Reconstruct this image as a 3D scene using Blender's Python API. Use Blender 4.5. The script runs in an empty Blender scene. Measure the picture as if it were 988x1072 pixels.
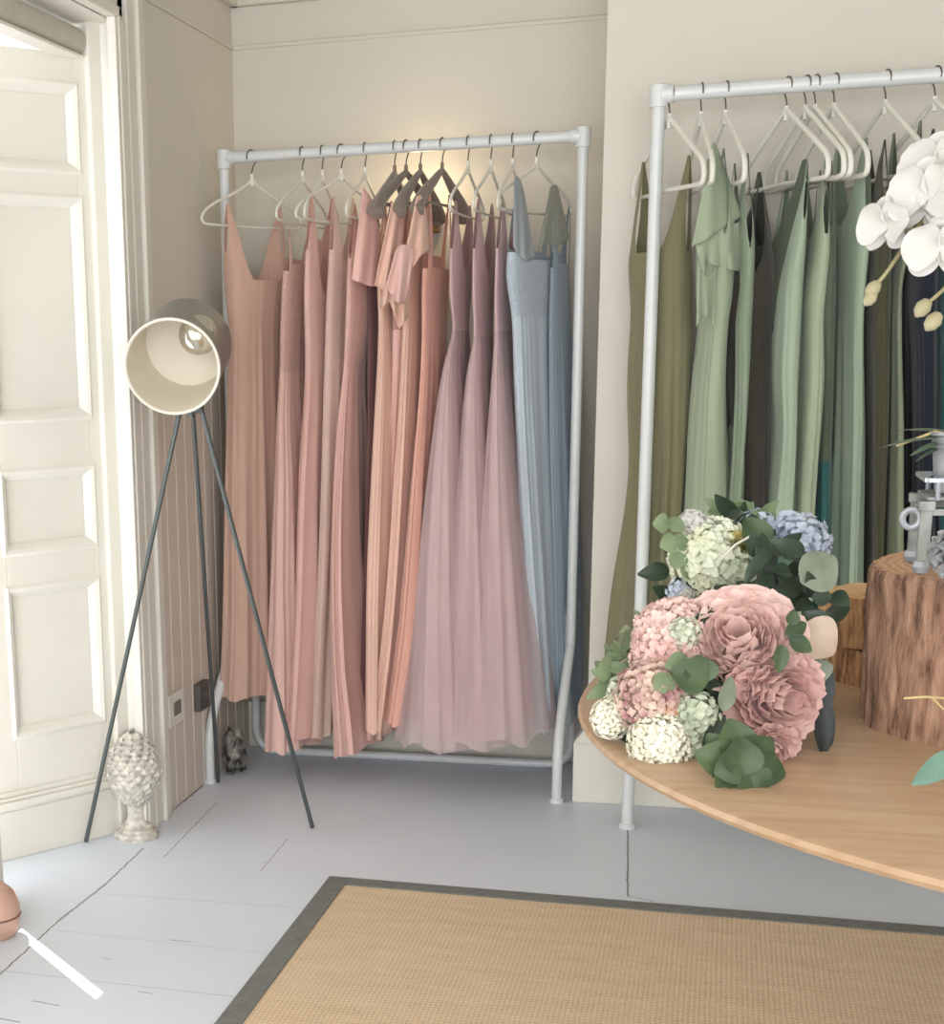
import bpy, bmesh, math, random
from mathutils import Vector, Matrix
from mathutils import noise as mnoise

# ------------------------------------------------------------------ camera, world, lights
W_, H_ = 988.0, 1072.0
FPX, CX, CY = 1653.4, 243.7, 767.5
PIT, ROL, YAW = [math.radians(a) for a in (13.551, -1.4756, -17.383)]
CAMH = 1.25
cp, sp = math.cos(PIT), math.sin(PIT)
VF = Vector((math.sin(YAW) * cp, math.cos(YAW) * cp, -sp))
VR = Vector((math.cos(YAW), -math.sin(YAW), 0))
VU = VR.cross(VF)
VR, VU = VR * math.cos(ROL) + VU * math.sin(ROL), VU * math.cos(ROL) - VR * math.sin(ROL)
CPOS = Vector((0, 0, CAMH))

def ray(px, py): return VF + VR * ((px - CX) / FPX) - VU * ((py - CY) / FPX)
def on_z(px, py, z=0.0):
    d = ray(px, py); return CPOS + d * ((z - CAMH) / d.z)
def on_y(px, py, y):
    d = ray(px, py); return CPOS + d * (y / d.y)
def on_x(px, py, x):
    d = ray(px, py); return CPOS + d * (x / d.x)

S = bpy.context.scene
COL = S.collection
cam = bpy.data.cameras.new('camera'); camo = bpy.data.objects.new('camera', cam); COL.objects.link(camo)
m3 = Matrix((VR, VU, -VF)).transposed()
camo.matrix_world = Matrix.Translation(CPOS) @ m3.to_4x4()
cam.sensor_fit = 'VERTICAL'; cam.sensor_height = 36; cam.sensor_width = 36
cam.lens = FPX / H_ * 36
cam.shift_x = (W_ / 2 - CX) / H_
cam.shift_y = (CY - H_ / 2) / H_
cam.clip_start = 0.05
S.camera = camo
S.view_settings.view_transform = 'Standard'
try: S.view_settings.look = 'None'
except Exception: pass
S.view_settings.gamma = 1.0
S.view_settings.use_curve_mapping = False
S.view_settings.exposure = 0.88

wd = bpy.data.worlds.new('world'); S.world = wd; wd.use_nodes = True
bg = wd.node_tree.nodes['Background']
bg.inputs[0].default_value = (0.95, 0.97, 1.0, 1); bg.inputs[1].default_value = 1.1

def area(name, loc, aim, sx, sy, power, col=(1, 1, 1)):
    l = bpy.data.lights.new(name, 'AREA'); l.shape = 'RECTANGLE'; l.size = sx; l.size_y = sy
    l.energy = power; l.color = col
    o = bpy.data.objects.new(name, l); COL.objects.link(o); o.location = loc
    o.rotation_euler = (Vector(aim) - Vector(loc)).to_track_quat('-Z', 'Y').to_euler()
    return o
# daylight lamps at left doorway; added fill lamps behind camera and at right
area('front_fill', (0.3, -1.45, 1.45), (0.1, 3.0, 1.2), 3.4, 2.0, 80, (0.93, 0.97, 1.0))
area('doorway_daylight', (-1.57, 2.55, 1.1), (0.2, 2.75, 0.95), 1.3, 1.9, 8, (1.0, 0.97, 0.92))
area('side_fill', (2.45, 2.0, 1.9), (-1.3, 3.9, 1.1), 1.6, 1.2, 5, (1.0, 0.93, 0.85))
area('yard_daylight', (-2.5, 1.9, 2.2), (-1.62, 3.67, 1.0), 0.7, 0.9, 2.0, (1.0, 0.97, 0.9))
sun = bpy.data.lights.new('sun', 'SUN'); sun.energy = 10; sun.angle = 0.006; sun.color = (1, 0.97, 0.93)
suno = bpy.data.objects.new('sun', sun); COL.objects.link(suno)
SUNEL = math.radians(55)
SUND = Vector((0.722 * math.cos(SUNEL), -0.692 * math.cos(SUNEL), -math.sin(SUNEL)))
suno.rotation_euler = SUND.to_track_quat('-Z', 'Y').to_euler()
suno.location = (-3, 5, 5)

# ------------------------------------------------------------------ material helpers
def lin(c):
    return tuple((x / 12.92 if x <= 0.04045 else ((x + 0.055) / 1.055) ** 2.4) for x in c)
def rgb(r, g, b): return lin((r / 255, g / 255, b / 255)) + (1,)

def pmat(name, col, rough=0.6, metal=0.0, noise_scale=None, noise_amt=0.08, bump=0.0, bump_scale=200,
         sheen=0.0, transl=0.0, transp=0.0, stretch=(1, 1, 1), coat=0.0, col2=None, spec=None):
    m = bpy.data.materials.new(name); m.use_nodes = True
    nt = m.node_tree; N = nt.nodes; L = nt.links
    b = N['Principled BSDF']
    b.inputs['Base Color'].default_value = col
    b.inputs['Roughness'].default_value = rough
    b.inputs['Metallic'].default_value = metal
    if sheen: b.inputs['Sheen Weight'].default_value = sheen
    if coat: b.inputs['Coat Weight'].default_value = coat
    if spec is not None: b.inputs['Specular IOR Level'].default_value = spec
    tc = N.new('ShaderNodeTexCoord'); mp = N.new('ShaderNodeMapping')
    mp.inputs['Scale'].default_value = stretch
    L.new(tc.outputs['Object'], mp.inputs['Vector'])
    if noise_scale:
        nz = N.new('ShaderNodeTexNoise'); nz.inputs['Scale'].default_value = noise_scale
        nz.inputs['Detail'].default_value = 5
        L.new(mp.outputs[0], nz.inputs['Vector'])
        mx = N.new('ShaderNodeMix'); mx.data_type = 'RGBA'
        c2 = col2 or tuple(max(0, x * (1 - noise_amt * 2)) for x in col[:3]) + (1,)
        mx.inputs[6].default_value = col; mx.inputs[7].default_value = c2
        rp = N.new('ShaderNodeValToRGB'); rp.color_ramp.elements[0].position = 0.35; rp.color_ramp.elements[1].position = 0.68
        L.new(nz.outputs[0], rp.inputs[0]); L.new(rp.outputs[0], mx.inputs[0])
        L.new(mx.outputs[2], b.inputs['Base Color'])
    if bump:
        n2 = N.new('ShaderNodeTexNoise'); n2.inputs['Scale'].default_value = bump_scale; n2.inputs['Detail'].default_value = 4
        L.new(mp.outputs[0], n2.inputs['Vector'])
        bp = N.new('ShaderNodeBump'); bp.inputs['Strength'].default_value = bump; bp.inputs['Distance'].default_value = 0.003
        L.new(n2.outputs[0], bp.inputs['Height']); L.new(bp.outputs[0], b.inputs['Normal'])
    out = N['Material Output']; cur = b.outputs[0]
    if transl:
        t = N.new('ShaderNodeBsdfTranslucent'); t.inputs[0].default_value = col
        ms = N.new('ShaderNodeMixShader'); ms.inputs[0].default_value = transl
        L.new(cur, ms.inputs[1]); L.new(t.outputs[0], ms.inputs[2]); cur = ms.outputs[0]
    if transp:
        t = N.new('ShaderNodeBsdfTransparent')
        ms = N.new('ShaderNodeMixShader'); ms.inputs[0].default_value = transp
        L.new(cur, ms.inputs[1]); L.new(t.outputs[0], ms.inputs[2]); cur = ms.outputs[0]
    L.new(cur, out.inputs[0])
    return m

def fabric(name, col, **k):
    a = dict(rough=0.82, sheen=0.25, transl=0.16, bump=0.25, bump_scale=500, noise_scale=30, noise_amt=0.05, stretch=(1, 1, 0.15), spec=0.25)
    a.update(k); return pmat(name, col, **a)

# ------------------------------------------------------------------ mesh helpers
def link_mesh(name, verts, faces, mat, parent=None, smooth=True):
    me = bpy.data.meshes.new(name); me.from_pydata([tuple(v) for v in verts], [], faces); me.update()
    if smooth:
        for p in me.polygons: p.use_smooth = True
    o = bpy.data.objects.new(name, me); COL.objects.link(o)
    if mat: me.materials.append(mat)
    if parent:
        o.parent = parent
        me.transform(Matrix.Translation(-parent.location))
    return o

class MB:
    def __init__(s): s.v = []; s.f = []
    def add(s, v, f):
        n = len(s.v); s.v += [Vector(x) for x in v]; s.f += [tuple(i + n for i in q) for q in f]
    def box(s, a, b, M=None):
        x0, y0, z0 = a; x1, y1, z1 = b
        v = [Vector(p) for p in ((x0, y0, z0), (x1, y0, z0), (x1, y1, z0), (x0, y1, z0), (x0, y0, z1), (x1, y0, z1), (x1, y1, z1), (x0, y1, z1))]
        if M: v = [M @ p for p in v]
        s.add(v, [(0, 3, 2, 1), (4, 5, 6, 7), (0, 1, 5, 4), (1, 2, 6, 5), (2, 3, 7, 6), (3, 0, 4, 7)])
    def tube(s, pts, r, n=12, cap=True):
        pts = [Vector(p) for p in pts]
        rs = r if isinstance(r, (list, tuple)) else [r] * len(pts)
        vs = []; up = None
        for i, p in enumerate(pts):
            t = (pts[min(i + 1, len(pts) - 1)] - pts[max(i - 1, 0)]).normalized()
            if up is None:
                up = Vector((0, 0, 1)) if abs(t.z) < .9 else Vector((0, 1, 0))
            a = (up - t * up.dot(t)).normalized(); up = a; b = t.cross(a)
            for k in range(n):
                th = 2 * math.pi * k / n
                vs.append(p + (a * math.cos(th) + b * math.sin(th)) * rs[i])
        fs = []
        for i in range(len(pts) - 1):
            for k in range(n):
                fs.append((i * n + k, i * n + (k + 1) % n, (i + 1) * n + (k + 1) % n, (i + 1) * n + k))
        if cap:
            fs.append(tuple(range(n))[::-1]); fs.append(tuple(range((len(pts) - 1) * n, len(pts) * n)))
        s.add(vs, fs)
    def lathe(s, prof, c, n=32, M=None, cap=True):
        c = Vector(c); vs = []; fs = []
        for r, z in prof:
            for k in range(n):
                th = 2 * math.pi * k / n
                p = Vector((r * math.cos(th), r * math.sin(th), z))
                vs.append((M @ p if M else p) + c)
        for i in range(len(prof) - 1):
            for k in range(n):
                fs.append((i * n + k, i * n + (k + 1) % n, (i + 1) * n + (k + 1) % n, (i + 1) * n + k))
        if cap and prof[0][0] > 1e-4: fs.append(tuple(range(n))[::-1])
        if cap and prof[-1][0] > 1e-4: fs.append(tuple(range((len(prof) - 1) * n, len(prof) * n)))
        s.add(vs, fs)
    def build(s, name, mat, parent=None, smooth=False, bevel=0.0, auto=False):
        o = link_mesh(name, s.v, s.f, mat, parent, smooth)
        if auto:
            o.data.polygons.foreach_set('use_smooth', [True] * len(o.data.polygons))
            try: o.data.set_sharp_from_angle(angle=math.radians(35))
            except Exception: pass
        if bevel:
            md = o.modifiers.new('bevel', 'BEVEL'); md.width = bevel; md.segments = 2; md.limit_method = 'ANGLE'
        return o

def catmull(pts, k=8):
    pts = [Vector(p) for p in pts]; out = []
    P = [pts[0] * 2 - pts[1]] + pts + [pts[-1] * 2 - pts[-2]]
    for i in range(1, len(P) - 2):
        for j in range(k):
            t = j / k
            a, b, c, d = P[i - 1:i + 3]
            out.append(0.5 * ((2 * b) + (c - a) * t + (2 * a - 5 * b + 4 * c - d) * t * t + (3 * b - 3 * c + d - a) * t ** 3))
    out.append(pts[-1]); return out

def empty(name, loc, label, cat, group=None):
    o = bpy.data.objects.new(name, None); COL.objects.link(o); o.location = loc; o.empty_display_size = 0.05
    o['label'] = label; o['category'] = cat
    if group: o['group'] = group
    return o
def tag(o, label, cat, group=None):
    o['label'] = label; o['category'] = cat
    if group: o['group'] = group
    return o
def struct(o): o['kind'] = 'structure'; return o

# ------------------------------------------------------------------ materials
M_wall = pmat('wall_paint', rgb(217, 212, 202), 0.9, noise_scale=3, noise_amt=0.015, bump=0.05, bump_scale=120)
M_trim = pmat('trim_paint', rgb(226, 222, 212), 0.5, noise_scale=6, noise_amt=0.02)
M_rackw = pmat('white_enamel', rgb(216, 219, 220), 0.35, coat=0.2)
M_hangw = pmat('white_plastic', rgb(228, 226, 216), 0.4)
M_hangg = pmat('taupe_velvet', rgb(128, 114, 102), .8, sheen=.3)
M_hook = pmat('hook_steel', rgb(120, 115, 108), 0.35, metal=0.8)
M_legm = pmat('grey_steel', rgb(92, 98, 98), 0.4, metal=0.6)
M_dark = pmat('dark_gap', rgb(60, 55, 50), 0.9)

def floor_material():
    m = pmat('floor_paint', rgb(224, 230, 240), 0.42, noise_scale=2.2, noise_amt=0.03, bump=0.08, bump_scale=14)
    nt = m.node_tree; N = nt.nodes; L = nt.links
    b = N['Principled BSDF']
    src = b.inputs['Base Color'].links[0].from_socket
    tc = N.new('ShaderNodeTexCoord')
    # wobble so cracks and gap lines are not ruler-straight
    nz = N.new('ShaderNodeTexNoise'); nz.inputs['Scale'].default_value = 35; nz.inputs['Detail'].default_value = 3
    L.new(tc.outputs['Object'], nz.inputs['Vector'])
    vm = N.new('ShaderNodeVectorMath'); vm.operation = 'MULTIPLY_ADD'
    vm.inputs[1].default_value = (0.008, 0.008, 0); vm.inputs[2].default_value = (-0.004, -0.004, 0)
    L.new(nz.outputs['Color'], vm.inputs[0])
    ad = N.new('ShaderNodeVectorMath'); ad.operation = 'ADD'
    L.new(tc.outputs['Object'], ad.inputs[0]); L.new(vm.outputs[0], ad.inputs[1])
    fl = N.new('ShaderNodeVectorMath'); fl.operation = 'MULTIPLY'; fl.inputs[1].default_value = (1, 1, 0)
    L.new(ad.outputs[0], fl.inputs[0]); P = fl.outputs[0]
    def VM(op, a, bb=None):
        n = N.new('ShaderNodeVectorMath'); n.operation = op
        for i, x in enumerate((a, bb)):
            if x is None: continue
            if hasattr(x, 'is_output'): L.new(x, n.inputs[i])
            else: n.inputs[i].default_value = x
        return n
    def MM(op, a, bb=None, c=False):
        n = N.new('ShaderNodeMath'); n.operation = op; n.use_clamp = c
        for i, x in enumerate((a, bb)):
            if x is None: continue
            if hasattr(x, 'is_output'): L.new(x, n.inputs[i])
            else: n.inputs[i].default_value = x
        return n.outputs[0]
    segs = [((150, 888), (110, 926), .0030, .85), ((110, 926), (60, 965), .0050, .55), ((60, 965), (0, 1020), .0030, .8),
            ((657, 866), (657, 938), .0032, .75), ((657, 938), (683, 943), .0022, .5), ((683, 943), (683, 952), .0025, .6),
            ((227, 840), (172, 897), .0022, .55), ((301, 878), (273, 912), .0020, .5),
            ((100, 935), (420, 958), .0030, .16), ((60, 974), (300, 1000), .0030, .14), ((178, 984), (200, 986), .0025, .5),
            ((0, 1016), (250, 1044), .0032, .22), ((35, 1048), (62, 1053), .003, .5), ((0, 1066), (20, 1070), .003, .7), ((0, 902), (128, 870), .0045, .75), ((158, 866), (213, 822), .0045, .8), ((128, 870), (158, 866), .003, .5),  # door-foot and wall-foot segments paint the gap's darkness into the floor colour
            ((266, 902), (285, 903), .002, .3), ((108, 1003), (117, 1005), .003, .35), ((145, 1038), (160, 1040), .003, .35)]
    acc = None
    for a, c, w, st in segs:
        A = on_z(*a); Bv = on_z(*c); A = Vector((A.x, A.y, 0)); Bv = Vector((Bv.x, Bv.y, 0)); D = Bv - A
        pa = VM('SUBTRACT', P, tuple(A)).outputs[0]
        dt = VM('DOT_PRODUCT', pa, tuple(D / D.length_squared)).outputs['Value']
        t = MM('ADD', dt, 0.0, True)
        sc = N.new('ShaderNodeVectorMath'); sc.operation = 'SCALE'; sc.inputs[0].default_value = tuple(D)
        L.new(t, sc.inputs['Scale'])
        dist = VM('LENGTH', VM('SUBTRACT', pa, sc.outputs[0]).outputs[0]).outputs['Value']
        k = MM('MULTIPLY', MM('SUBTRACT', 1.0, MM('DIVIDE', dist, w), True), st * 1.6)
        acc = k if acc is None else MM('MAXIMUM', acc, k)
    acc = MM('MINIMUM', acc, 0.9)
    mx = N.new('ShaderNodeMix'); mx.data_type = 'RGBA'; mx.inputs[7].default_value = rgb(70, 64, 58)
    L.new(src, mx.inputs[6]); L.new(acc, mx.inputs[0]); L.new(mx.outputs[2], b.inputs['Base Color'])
    return m

# ------------------------------------------------------------------ room shell
XL, YB, YC = -1.454, 4.812, 4.364           # left wall, back wall, chimney breast face
CXE = -0.335                                # chimney breast left corner
ZC = 2.36
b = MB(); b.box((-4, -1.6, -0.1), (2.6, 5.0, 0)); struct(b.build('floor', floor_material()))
b = MB(); b.box((-1.75, -1.6, ZC), (2.6, 5.0, ZC + .1)); struct(b.build('ceiling', M_wall))
b = MB(); b.box((XL - .3, YB, 0), (CXE + .3, YB + .15, ZC)); struct(b.build('wall_back', M_wall))
b = MB(); b.box((CXE, YC, 0), (2.6, YB + .15, ZC)); struct(b.build('wall_chimney', M_wall, bevel=0.004))
b = MB(); b.box((2.55, -1.6, 0), (2.65, YC, ZC)); struct(b.build('wall_right', M_wall))
b = MB(); b.box((-1.75, -1.7, 0), (2.6, -1.6, ZC)); struct(b.build('wall_front', M_wall))
# left wall with its doorway (opening y 1.4 .. 3.79)
YO1 = 3.835; YO0 = 1.4; ZO = 2.03
b = MB(); b.box((XL - .12, YO1, 0), (XL, YB + .1, ZC)); b.box((XL - .12, -1.6, 0), (XL, YO0, ZC)); b.box((XL - .12, YO0, ZO), (XL, YO1, ZC))
struct(b.build('wall_left', M_wall))
# picture rail and cornice
b = MB()
zr = 2.125
b.box((XL, 3.98, zr - .006), (XL + .008, YB, zr + .006)); b.box((XL, YB - .008, zr - .006), (CXE, YB, zr + .006))
struct(b.build('trim_1', M_wall, bevel=.003))
b = MB()
for (o0, z0) in ((.03, 2.235), (.055, 2.27), (.09, 2.31)):
    b.box((XL, 1, z0), (XL + o0, YB, ZC)); b.box((XL, YB - o0, z0), (CXE, YB, ZC))
struct(b.build('trim_2', M_wall, bevel=.006))
# skirtings
b = MB(); b.box((CXE - .034, YC - .022, 0), (2.55, YC, .172))
b.box((CXE - .034, YC, 0), (CXE, YB, .172))
b.add([(CXE - .034, YC - .022, .172), (2.55, YC - .022, .172), (2.55, YC, .215), (CXE, YC, .215), (CXE - .034, YB, .172), (CXE, YB, .215)],
      [(0, 1, 2, 3), (0, 3, 5, 4)])
struct(b.build('baseboard_chimney', M_trim, bevel=.004))
b = MB(); b.box((XL, YB - .02, 0), (CXE, YB, .15)); struct(b.build('baseboard_back', M_trim, bevel=.004))
# boarded dado on the left wall : grooved planks up to rail height
b = MB()
ys = [3.985 + i * .083 for i in range(11)]
for i in range(10):
    b.box((XL, ys[i] + .003, .0), (XL + .010, min(ys[i + 1] - .003, YB), 1.36))
struct(b.build('trim_3', pmat('board_paint', rgb(214, 202, 190), 0.6, noise_scale=4, noise_amt=0.03), bevel=.003))
# architrave round the doorway
b = MB()
for (y0, y1, t) in ((3.79, 3.815, .030), (3.815, 3.855, .016), (3.855, 3.868, .026), (3.868, 3.925, .020), (3.925, 3.945, .030), (3.945, 3.985, .024)):
    b.box((XL, y0, 0), (XL + t, y1, 2.6 if False else ZO + (y0 - 3.79) + (y1 - y0)))
    zz = ZO + (y0 - 3.79)
    b.box((XL, YO0 - .2, zz), (XL + t, y1, zz + (y1 - y0)))
struct(b.build('trim_4', M_trim, bevel=.004))
# jamb lining + head (blind box and door head)
b = MB(); b.box((-1.450, 3.772, 0), (XL + .027, YO1 + .01, ZO));  b.box((XL - .12, 3.822, 0), (XL + .012, YO1 + .01, ZO + .01)); b.box((XL - .125, YO0, ZO - .004), (XL, YO1, ZO + .02))
struct(b.build('trim_5', M_trim, bevel=.003))
# roller blind box across the head of the doorway
blind = empty('roller_blind', (-1.54, 2.7, 1.97), 'cream rolled-up blind across the head of the doorway, above the panelled door', 'blind')
b = MB(); pts = [(-1.545, 1.5, 1.985), (-1.545, 3.80, 1.985)]; b.tube(pts, .034, 20); b.build('roll', pmat('blind_cloth', rgb(196, 190, 178), 0.8, noise_scale=20, noise_amt=.05), blind, smooth=False, auto=True)
b = MB(); b.box((-1.57, 1.5, 1.945), (-1.52, 3.80, 1.953)); b.build('bottom_bar', M_trim, blind, bevel=.002)

# door leaf: stands open outwards from its hinge beside the architrave
def door_leaf():
    A = Vector((-1.512, 3.812, 0)); D = Vector((-.233, -.352, 0)).normalized()
    Nn = Vector((-D.y, D.x, 0)); Nn = Nn if Nn.x > 0 else -Nn
    L, HT, T = .43, 1.955, .045
    def P(s, n, z): return A + D * s + Nn * n + Vector((0, 0, z))
    def bx(mb, s0, s1, n0, n1, z0, z1):
        M = Matrix((D, Nn, Vector((0, 0, 1)))).transposed().to_4x4(); M.translation = A
        mb.box((s0, n0, z0), (s1, n1, z1), M)
    def moulding(mb, s0, s1, z0, z1, w, n0, n1):
        # mitred slope ring
        o = [P(s0, n0, z0), P(s1, n0, z0), P(s1, n0, z1), P(s0, n0, z1)]
        i = [P(s0 + w, n1, z0 + w), P(s1 - w, n1, z0 + w), P(s1 - w, n1, z1 - w), P(s0 + w, n1, z1 - w)]
        mb.add(o + i, [(k, (k + 1) % 4, 4 + (k + 1) % 4, 4 + k) for k in range(4)])
    e = bpy.data.objects.new('door_1', None); COL.objects.link(e); e.location = A; e['kind'] = 'structure'
    L = .485
    b = MB()
    st0, st1 = .115, .40
    zs = [(.285, .742), (.815, .985), (1.085, 1.615), (1.675, 1.88)]
    zs = DOOR_Z
    # stiles and rails
    sA, sB = DOOR_S
    bx(b, 0, sA, -T, 0, 0, HT); bx(b, sB, L, -T, 0, 0, HT)
    prev = 0
    for z0, z1 in zs:
        bx(b, sA, sB, -T, 0, prev, z0); prev = z1
    bx(b, sA, sB, -T, 0, prev, HT)
    b.build('frame', M_trim, e, bevel=.002)
    b = MB()
    for z0, z1 in zs: bx(b, sA, sB, -T + .008, -.014, z0, z1)
    b.build('panel', M_trim, e)
    b = MB()
    for z0, z1 in zs:
        moulding(b, sA - .004, sB + .004, z0 - .004, z1 + .004, .010, .006, .002)
        moulding(b, sA + .006, sB - .006, z0 + .006, z1 - .006, .014, .002, -.013)
        for w, n in ((0, .006),):
            pass
        moulding(b, sA - .012, sB + .012, z0 - .012, z1 + .012, .008, .0, .006)
    b.build('panel_moulding', M_trim, e)
    b = MB()
    for z0, z1, n in ((.128, .137, .008), (.137, .155, .022), (.155, .165, .014), (.165, .178, .007)):
        bx(b, 0.0, L, 0, n, z0, z1)
    bx(b, 0, L, 0, .006, 0, .128)
    b.build('bottom_rail', M_trim, e, bevel=.003)
    b = MB(); bx(b, -.03, .016, -.03, .016, 0, ZO); b.build('edge_bead', M_trim, e, bevel=.004)
def sdoor(px, py):
    # height and run of a photo point on the leaf's plane
    A = Vector((-1.512, 3.812, 0)); D = Vector((-.233, -.352, 0)).normalized(); Nn = Vector((-D.y, D.x, 0))
    d = ray(px, py); t = (A - CPOS).dot(Nn) / d.dot(Nn); q = CPOS + d * t
    return (q - A).dot(D), q.z
DOOR_Z = [(sdoor(60, 762)[1], sdoor(60, 612)[1]), (sdoor(60, 573)[1], sdoor(60, 492)[1]), (sdoor(60, 436)[1], sdoor(60, 208)[1]), (sdoor(60, 177)[1], sdoor(60, 89)[1])]
DOOR_S = (sdoor(97, 520)[0], sdoor(4, 540)[0])
door_leaf()
# unseen screen added in the doorway to block sun; its slit shapes the streak
b = MB(); ys_ = 3.190; w2 = .036
b.box((-1.64, 1.3, 0), (-1.60, ys_ - w2, 2.2)); b.box((-1.64, ys_ + w2, 0), (-1.60, 3.252, 2.2))
b.box((-1.64, ys_ - w2, 0), (-1.60, ys_ + w2, .26)); b.box((-1.64, ys_ - w2, .96), (-1.60, ys_ + w2, 2.2))
struct(b.build('sun_slit_screen', M_trim))

b = MB(); b.box((-1.85, 3.2, 2.28), (XL - .12, 4.4, 2.32)); struct(b.build('sun_block_hood', M_trim))  # unseen hood added outside to stop sun leaking over the door leaf
# sockets and the grey box at the foot of the left wall
def wall_plate(name, label, y, z, hy, hz, t, mat, cat, inner=None):
    e = empty(name, (XL + .012, y, z), label, cat)
    b = MB(); b.box((XL + .0105, y - hy, z - hz), (XL + .0105 + t, y + hy, z + hz)); b.build('plate', mat, e, bevel=.002)
    if inner:
        b = MB(); b.box((XL + .0105 + t, y - hy * .45, z - hz * .4), (XL + .0105 + t + .004, y + hy * .45, z + hz * .45)); b.build('switch_insert', inner, e, bevel=.001)
q = on_x(183, 742, XL + .02)
wall_plate('wall_socket', 'white wall socket with small grey insert low on the boarded wall behind the finial', q.y + .01, q.z, .06, .045, .012, M_trim, 'socket', pmat('grey_insert', rgb(120, 110, 105), .5))
q = on_x(211, 728, XL + .02)
wall_plate('wall_socket', 'dark grey square socket on the boarded wall just left of the pink rack', q.y, q.z, .045, .04, .02, pmat('dark_plate', rgb(84, 80, 76), .5), 'socket', M_legm)

# ------------------------------------------------------------------ clothes racks
def rounded(pts, r=.06, k=6):
    pts = [Vector(p) for p in pts]; out = [pts[0]]
    for i in range(1, len(pts) - 1):
        a, p, c = pts[i - 1], pts[i], pts[i + 1]
        d1 = (a - p); d2 = (c - p); rr = min(r, d1.length * .45, d2.length * .45)
        s = p + d1.normalized() * rr; e = p + d2.normalized() * rr
        for j in range(k + 1):
            t = j / k; out.append(s * (1 - t) ** 2 + p * 2 * t * (1 - t) + e * t * t)
    out.append(pts[-1]); return out

def rack(label, x0, x1, y, z, yf, yr, footL, footR, r=.0155, floorbar=True):
    e = empty('garment_rack', ((x0 + x1) / 2, y, 0), label, 'clothes rack')
    b = MB(); b.tube([(x0 + .012, y, z), (x1 - .012, y, z)], r, 20); b.build('top_bar', M_rackw, e, auto=True)
    for s, x, ft in ((-1, x0, footL), (1, x1, footR)):
        b = MB()
        b.tube(rounded([(x, y, z + .004), (x, y, .44), (x, y, .42), ((x + ft) / 2, (y + yf) / 2 , .30), (ft, yf, .16), (ft, yf, 0.004)], .12), r * .9, 16)
        b.build('post', M_rackw, e, auto=True)
        b = MB(); b.tube([(x, y, z - .030), (x, y, z + .022)], r * 1.28, 18); b.tube([(x, y, z), (x - s * .034, y, z)], r * 1.22, 18)
        b.build('corner_joint', M_rackw, e, auto=True, bevel=.002)
        b = MB(); b.tube([(ft, yf, 0), (ft, yf, .014)], r * 1.25, 16); b.build('foot_cap', M_rackw, e, auto=True)
    if not floorbar: return e
    b = MB()
    b.tube(rounded([(x0 + .014, y + .01, .50), (x0 + .014, y + .015, .40), (x0 + .01, yr, .20), (x0 + .0, yr, .014), (x1 - .0, yr, .014), (x1 - .01, yr, .20), (x1 - .014, y + .015, .40), (x1 - .014, y + .01, .50)], .11), r * .85, 14)
    b.build('base_bar', M_rackw, e, auto=True)
    return e
R1Y, R1Z = 4.52, 1.785
rack('white metal rack of pink and blue dresses in the alcove', -1.398, -.400, R1Y, R1Z, 4.335, 4.70, -1.432, -.411)
R2Y, R2Z = 4.143, 1.822
rack('white metal rack of green dresses in front of the chimney breast', -.192, .98, R2Y, R2Z, 4.13, 4.30, -.206, .99, r=.0175, floorbar=False)

# ------------------------------------------------------------------ hangers
def hanger_mesh(kind):
    hk = MB(); R = .0195
    pts = []
    for i in range(15):
        a = math.radians(200 - i * 200 / 14 * 1.0)
        pts.append((R * math.cos(a) * 1.0, 0, R * math.sin(a) - .0172))
    pts.append((.0175, 0, -.029)); pts.append((.006, 0, -.042)); pts.append((0, 0, -.058)); pts.append((0, 0, -.085))
    hk.tube(pts, .0019, 8)
    bd = MB()
    w = .205
    if kind == 0:    # slim tubular
        arm = catmull([(0, 0, -.075), (.02, 0, -.092), (.08, 0, -.120), (.15, 0, -.146), (.19, 0, -.168), (w, 0, -.190), (.19, 0, -.203), (.15, 0, -.205)], 5)
        left = [Vector((-p.x, 0, p.z)) for p in arm]
        bd.tube(left[::-1][:-1] + arm, .0042, 8)
        bd.tube([(-.155, 0, -.205), (0, 0, -.207), (.155, 0, -.205)], .0032, 8)
    elif kind == 2:  # contoured, broad shoulders
        arm = catmull([(0, 0, -.078), (.03, 0, -.092), (.08, 0, -.118), (.14, 0, -.148), (.185, 0, -.180), (.200, 0, -.200)], 5)
        for sg in (1, -1):
            V = []; nn_ = 12; Q = [Vector((p.x * sg, 0, p.z)) for p in arm]
            rs = [.008 + .020 * (i / (len(Q) - 1)) ** 1.2 for i in range(len(Q))]; rs[-1] *= .6
            n0 = len(bd.v); bd.tube(Q, rs, nn_)
            for i in range(n0, len(bd.v)): 
                c_ = Q[min((i - n0) // nn_, len(Q) - 1)]; bd.v[i] = Vector((bd.v[i].x, bd.v[i].y * .75, bd.v[i].z - .004))
        bd.tube([(-.15, 0, -.172), (.15, 0, -.172)], .004, 8)
    else:            # chunky plastic, big rounded shoulders
        arm = catmull([(0, 0, -.070), (.025, 0, -.085), (.09, 0, -.125), (.155, 0, -.165), (.190, 0, -.190), (w - .004, 0, -.215), (.196, 0, -.236), (.17, 0, -.240)], 5)
        left = [Vector((-p.x, 0, p.z)) for p in arm]
        bd.tube(left[::-1][:-1] + arm, .0062, 10)
        bd.tube([(-.175, 0, -.240), (0, 0, -.236), (.175, 0, -.240)], .0055, 8)
    a = MB(); a.tube([(0, 0, -.095), (0, 0, -.062)], [.0062, .0048], 10)
    bd.v, n = bd.v, 0
    bd.add(a.v, a.f)
    return hk, bd
HM = {}
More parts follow.
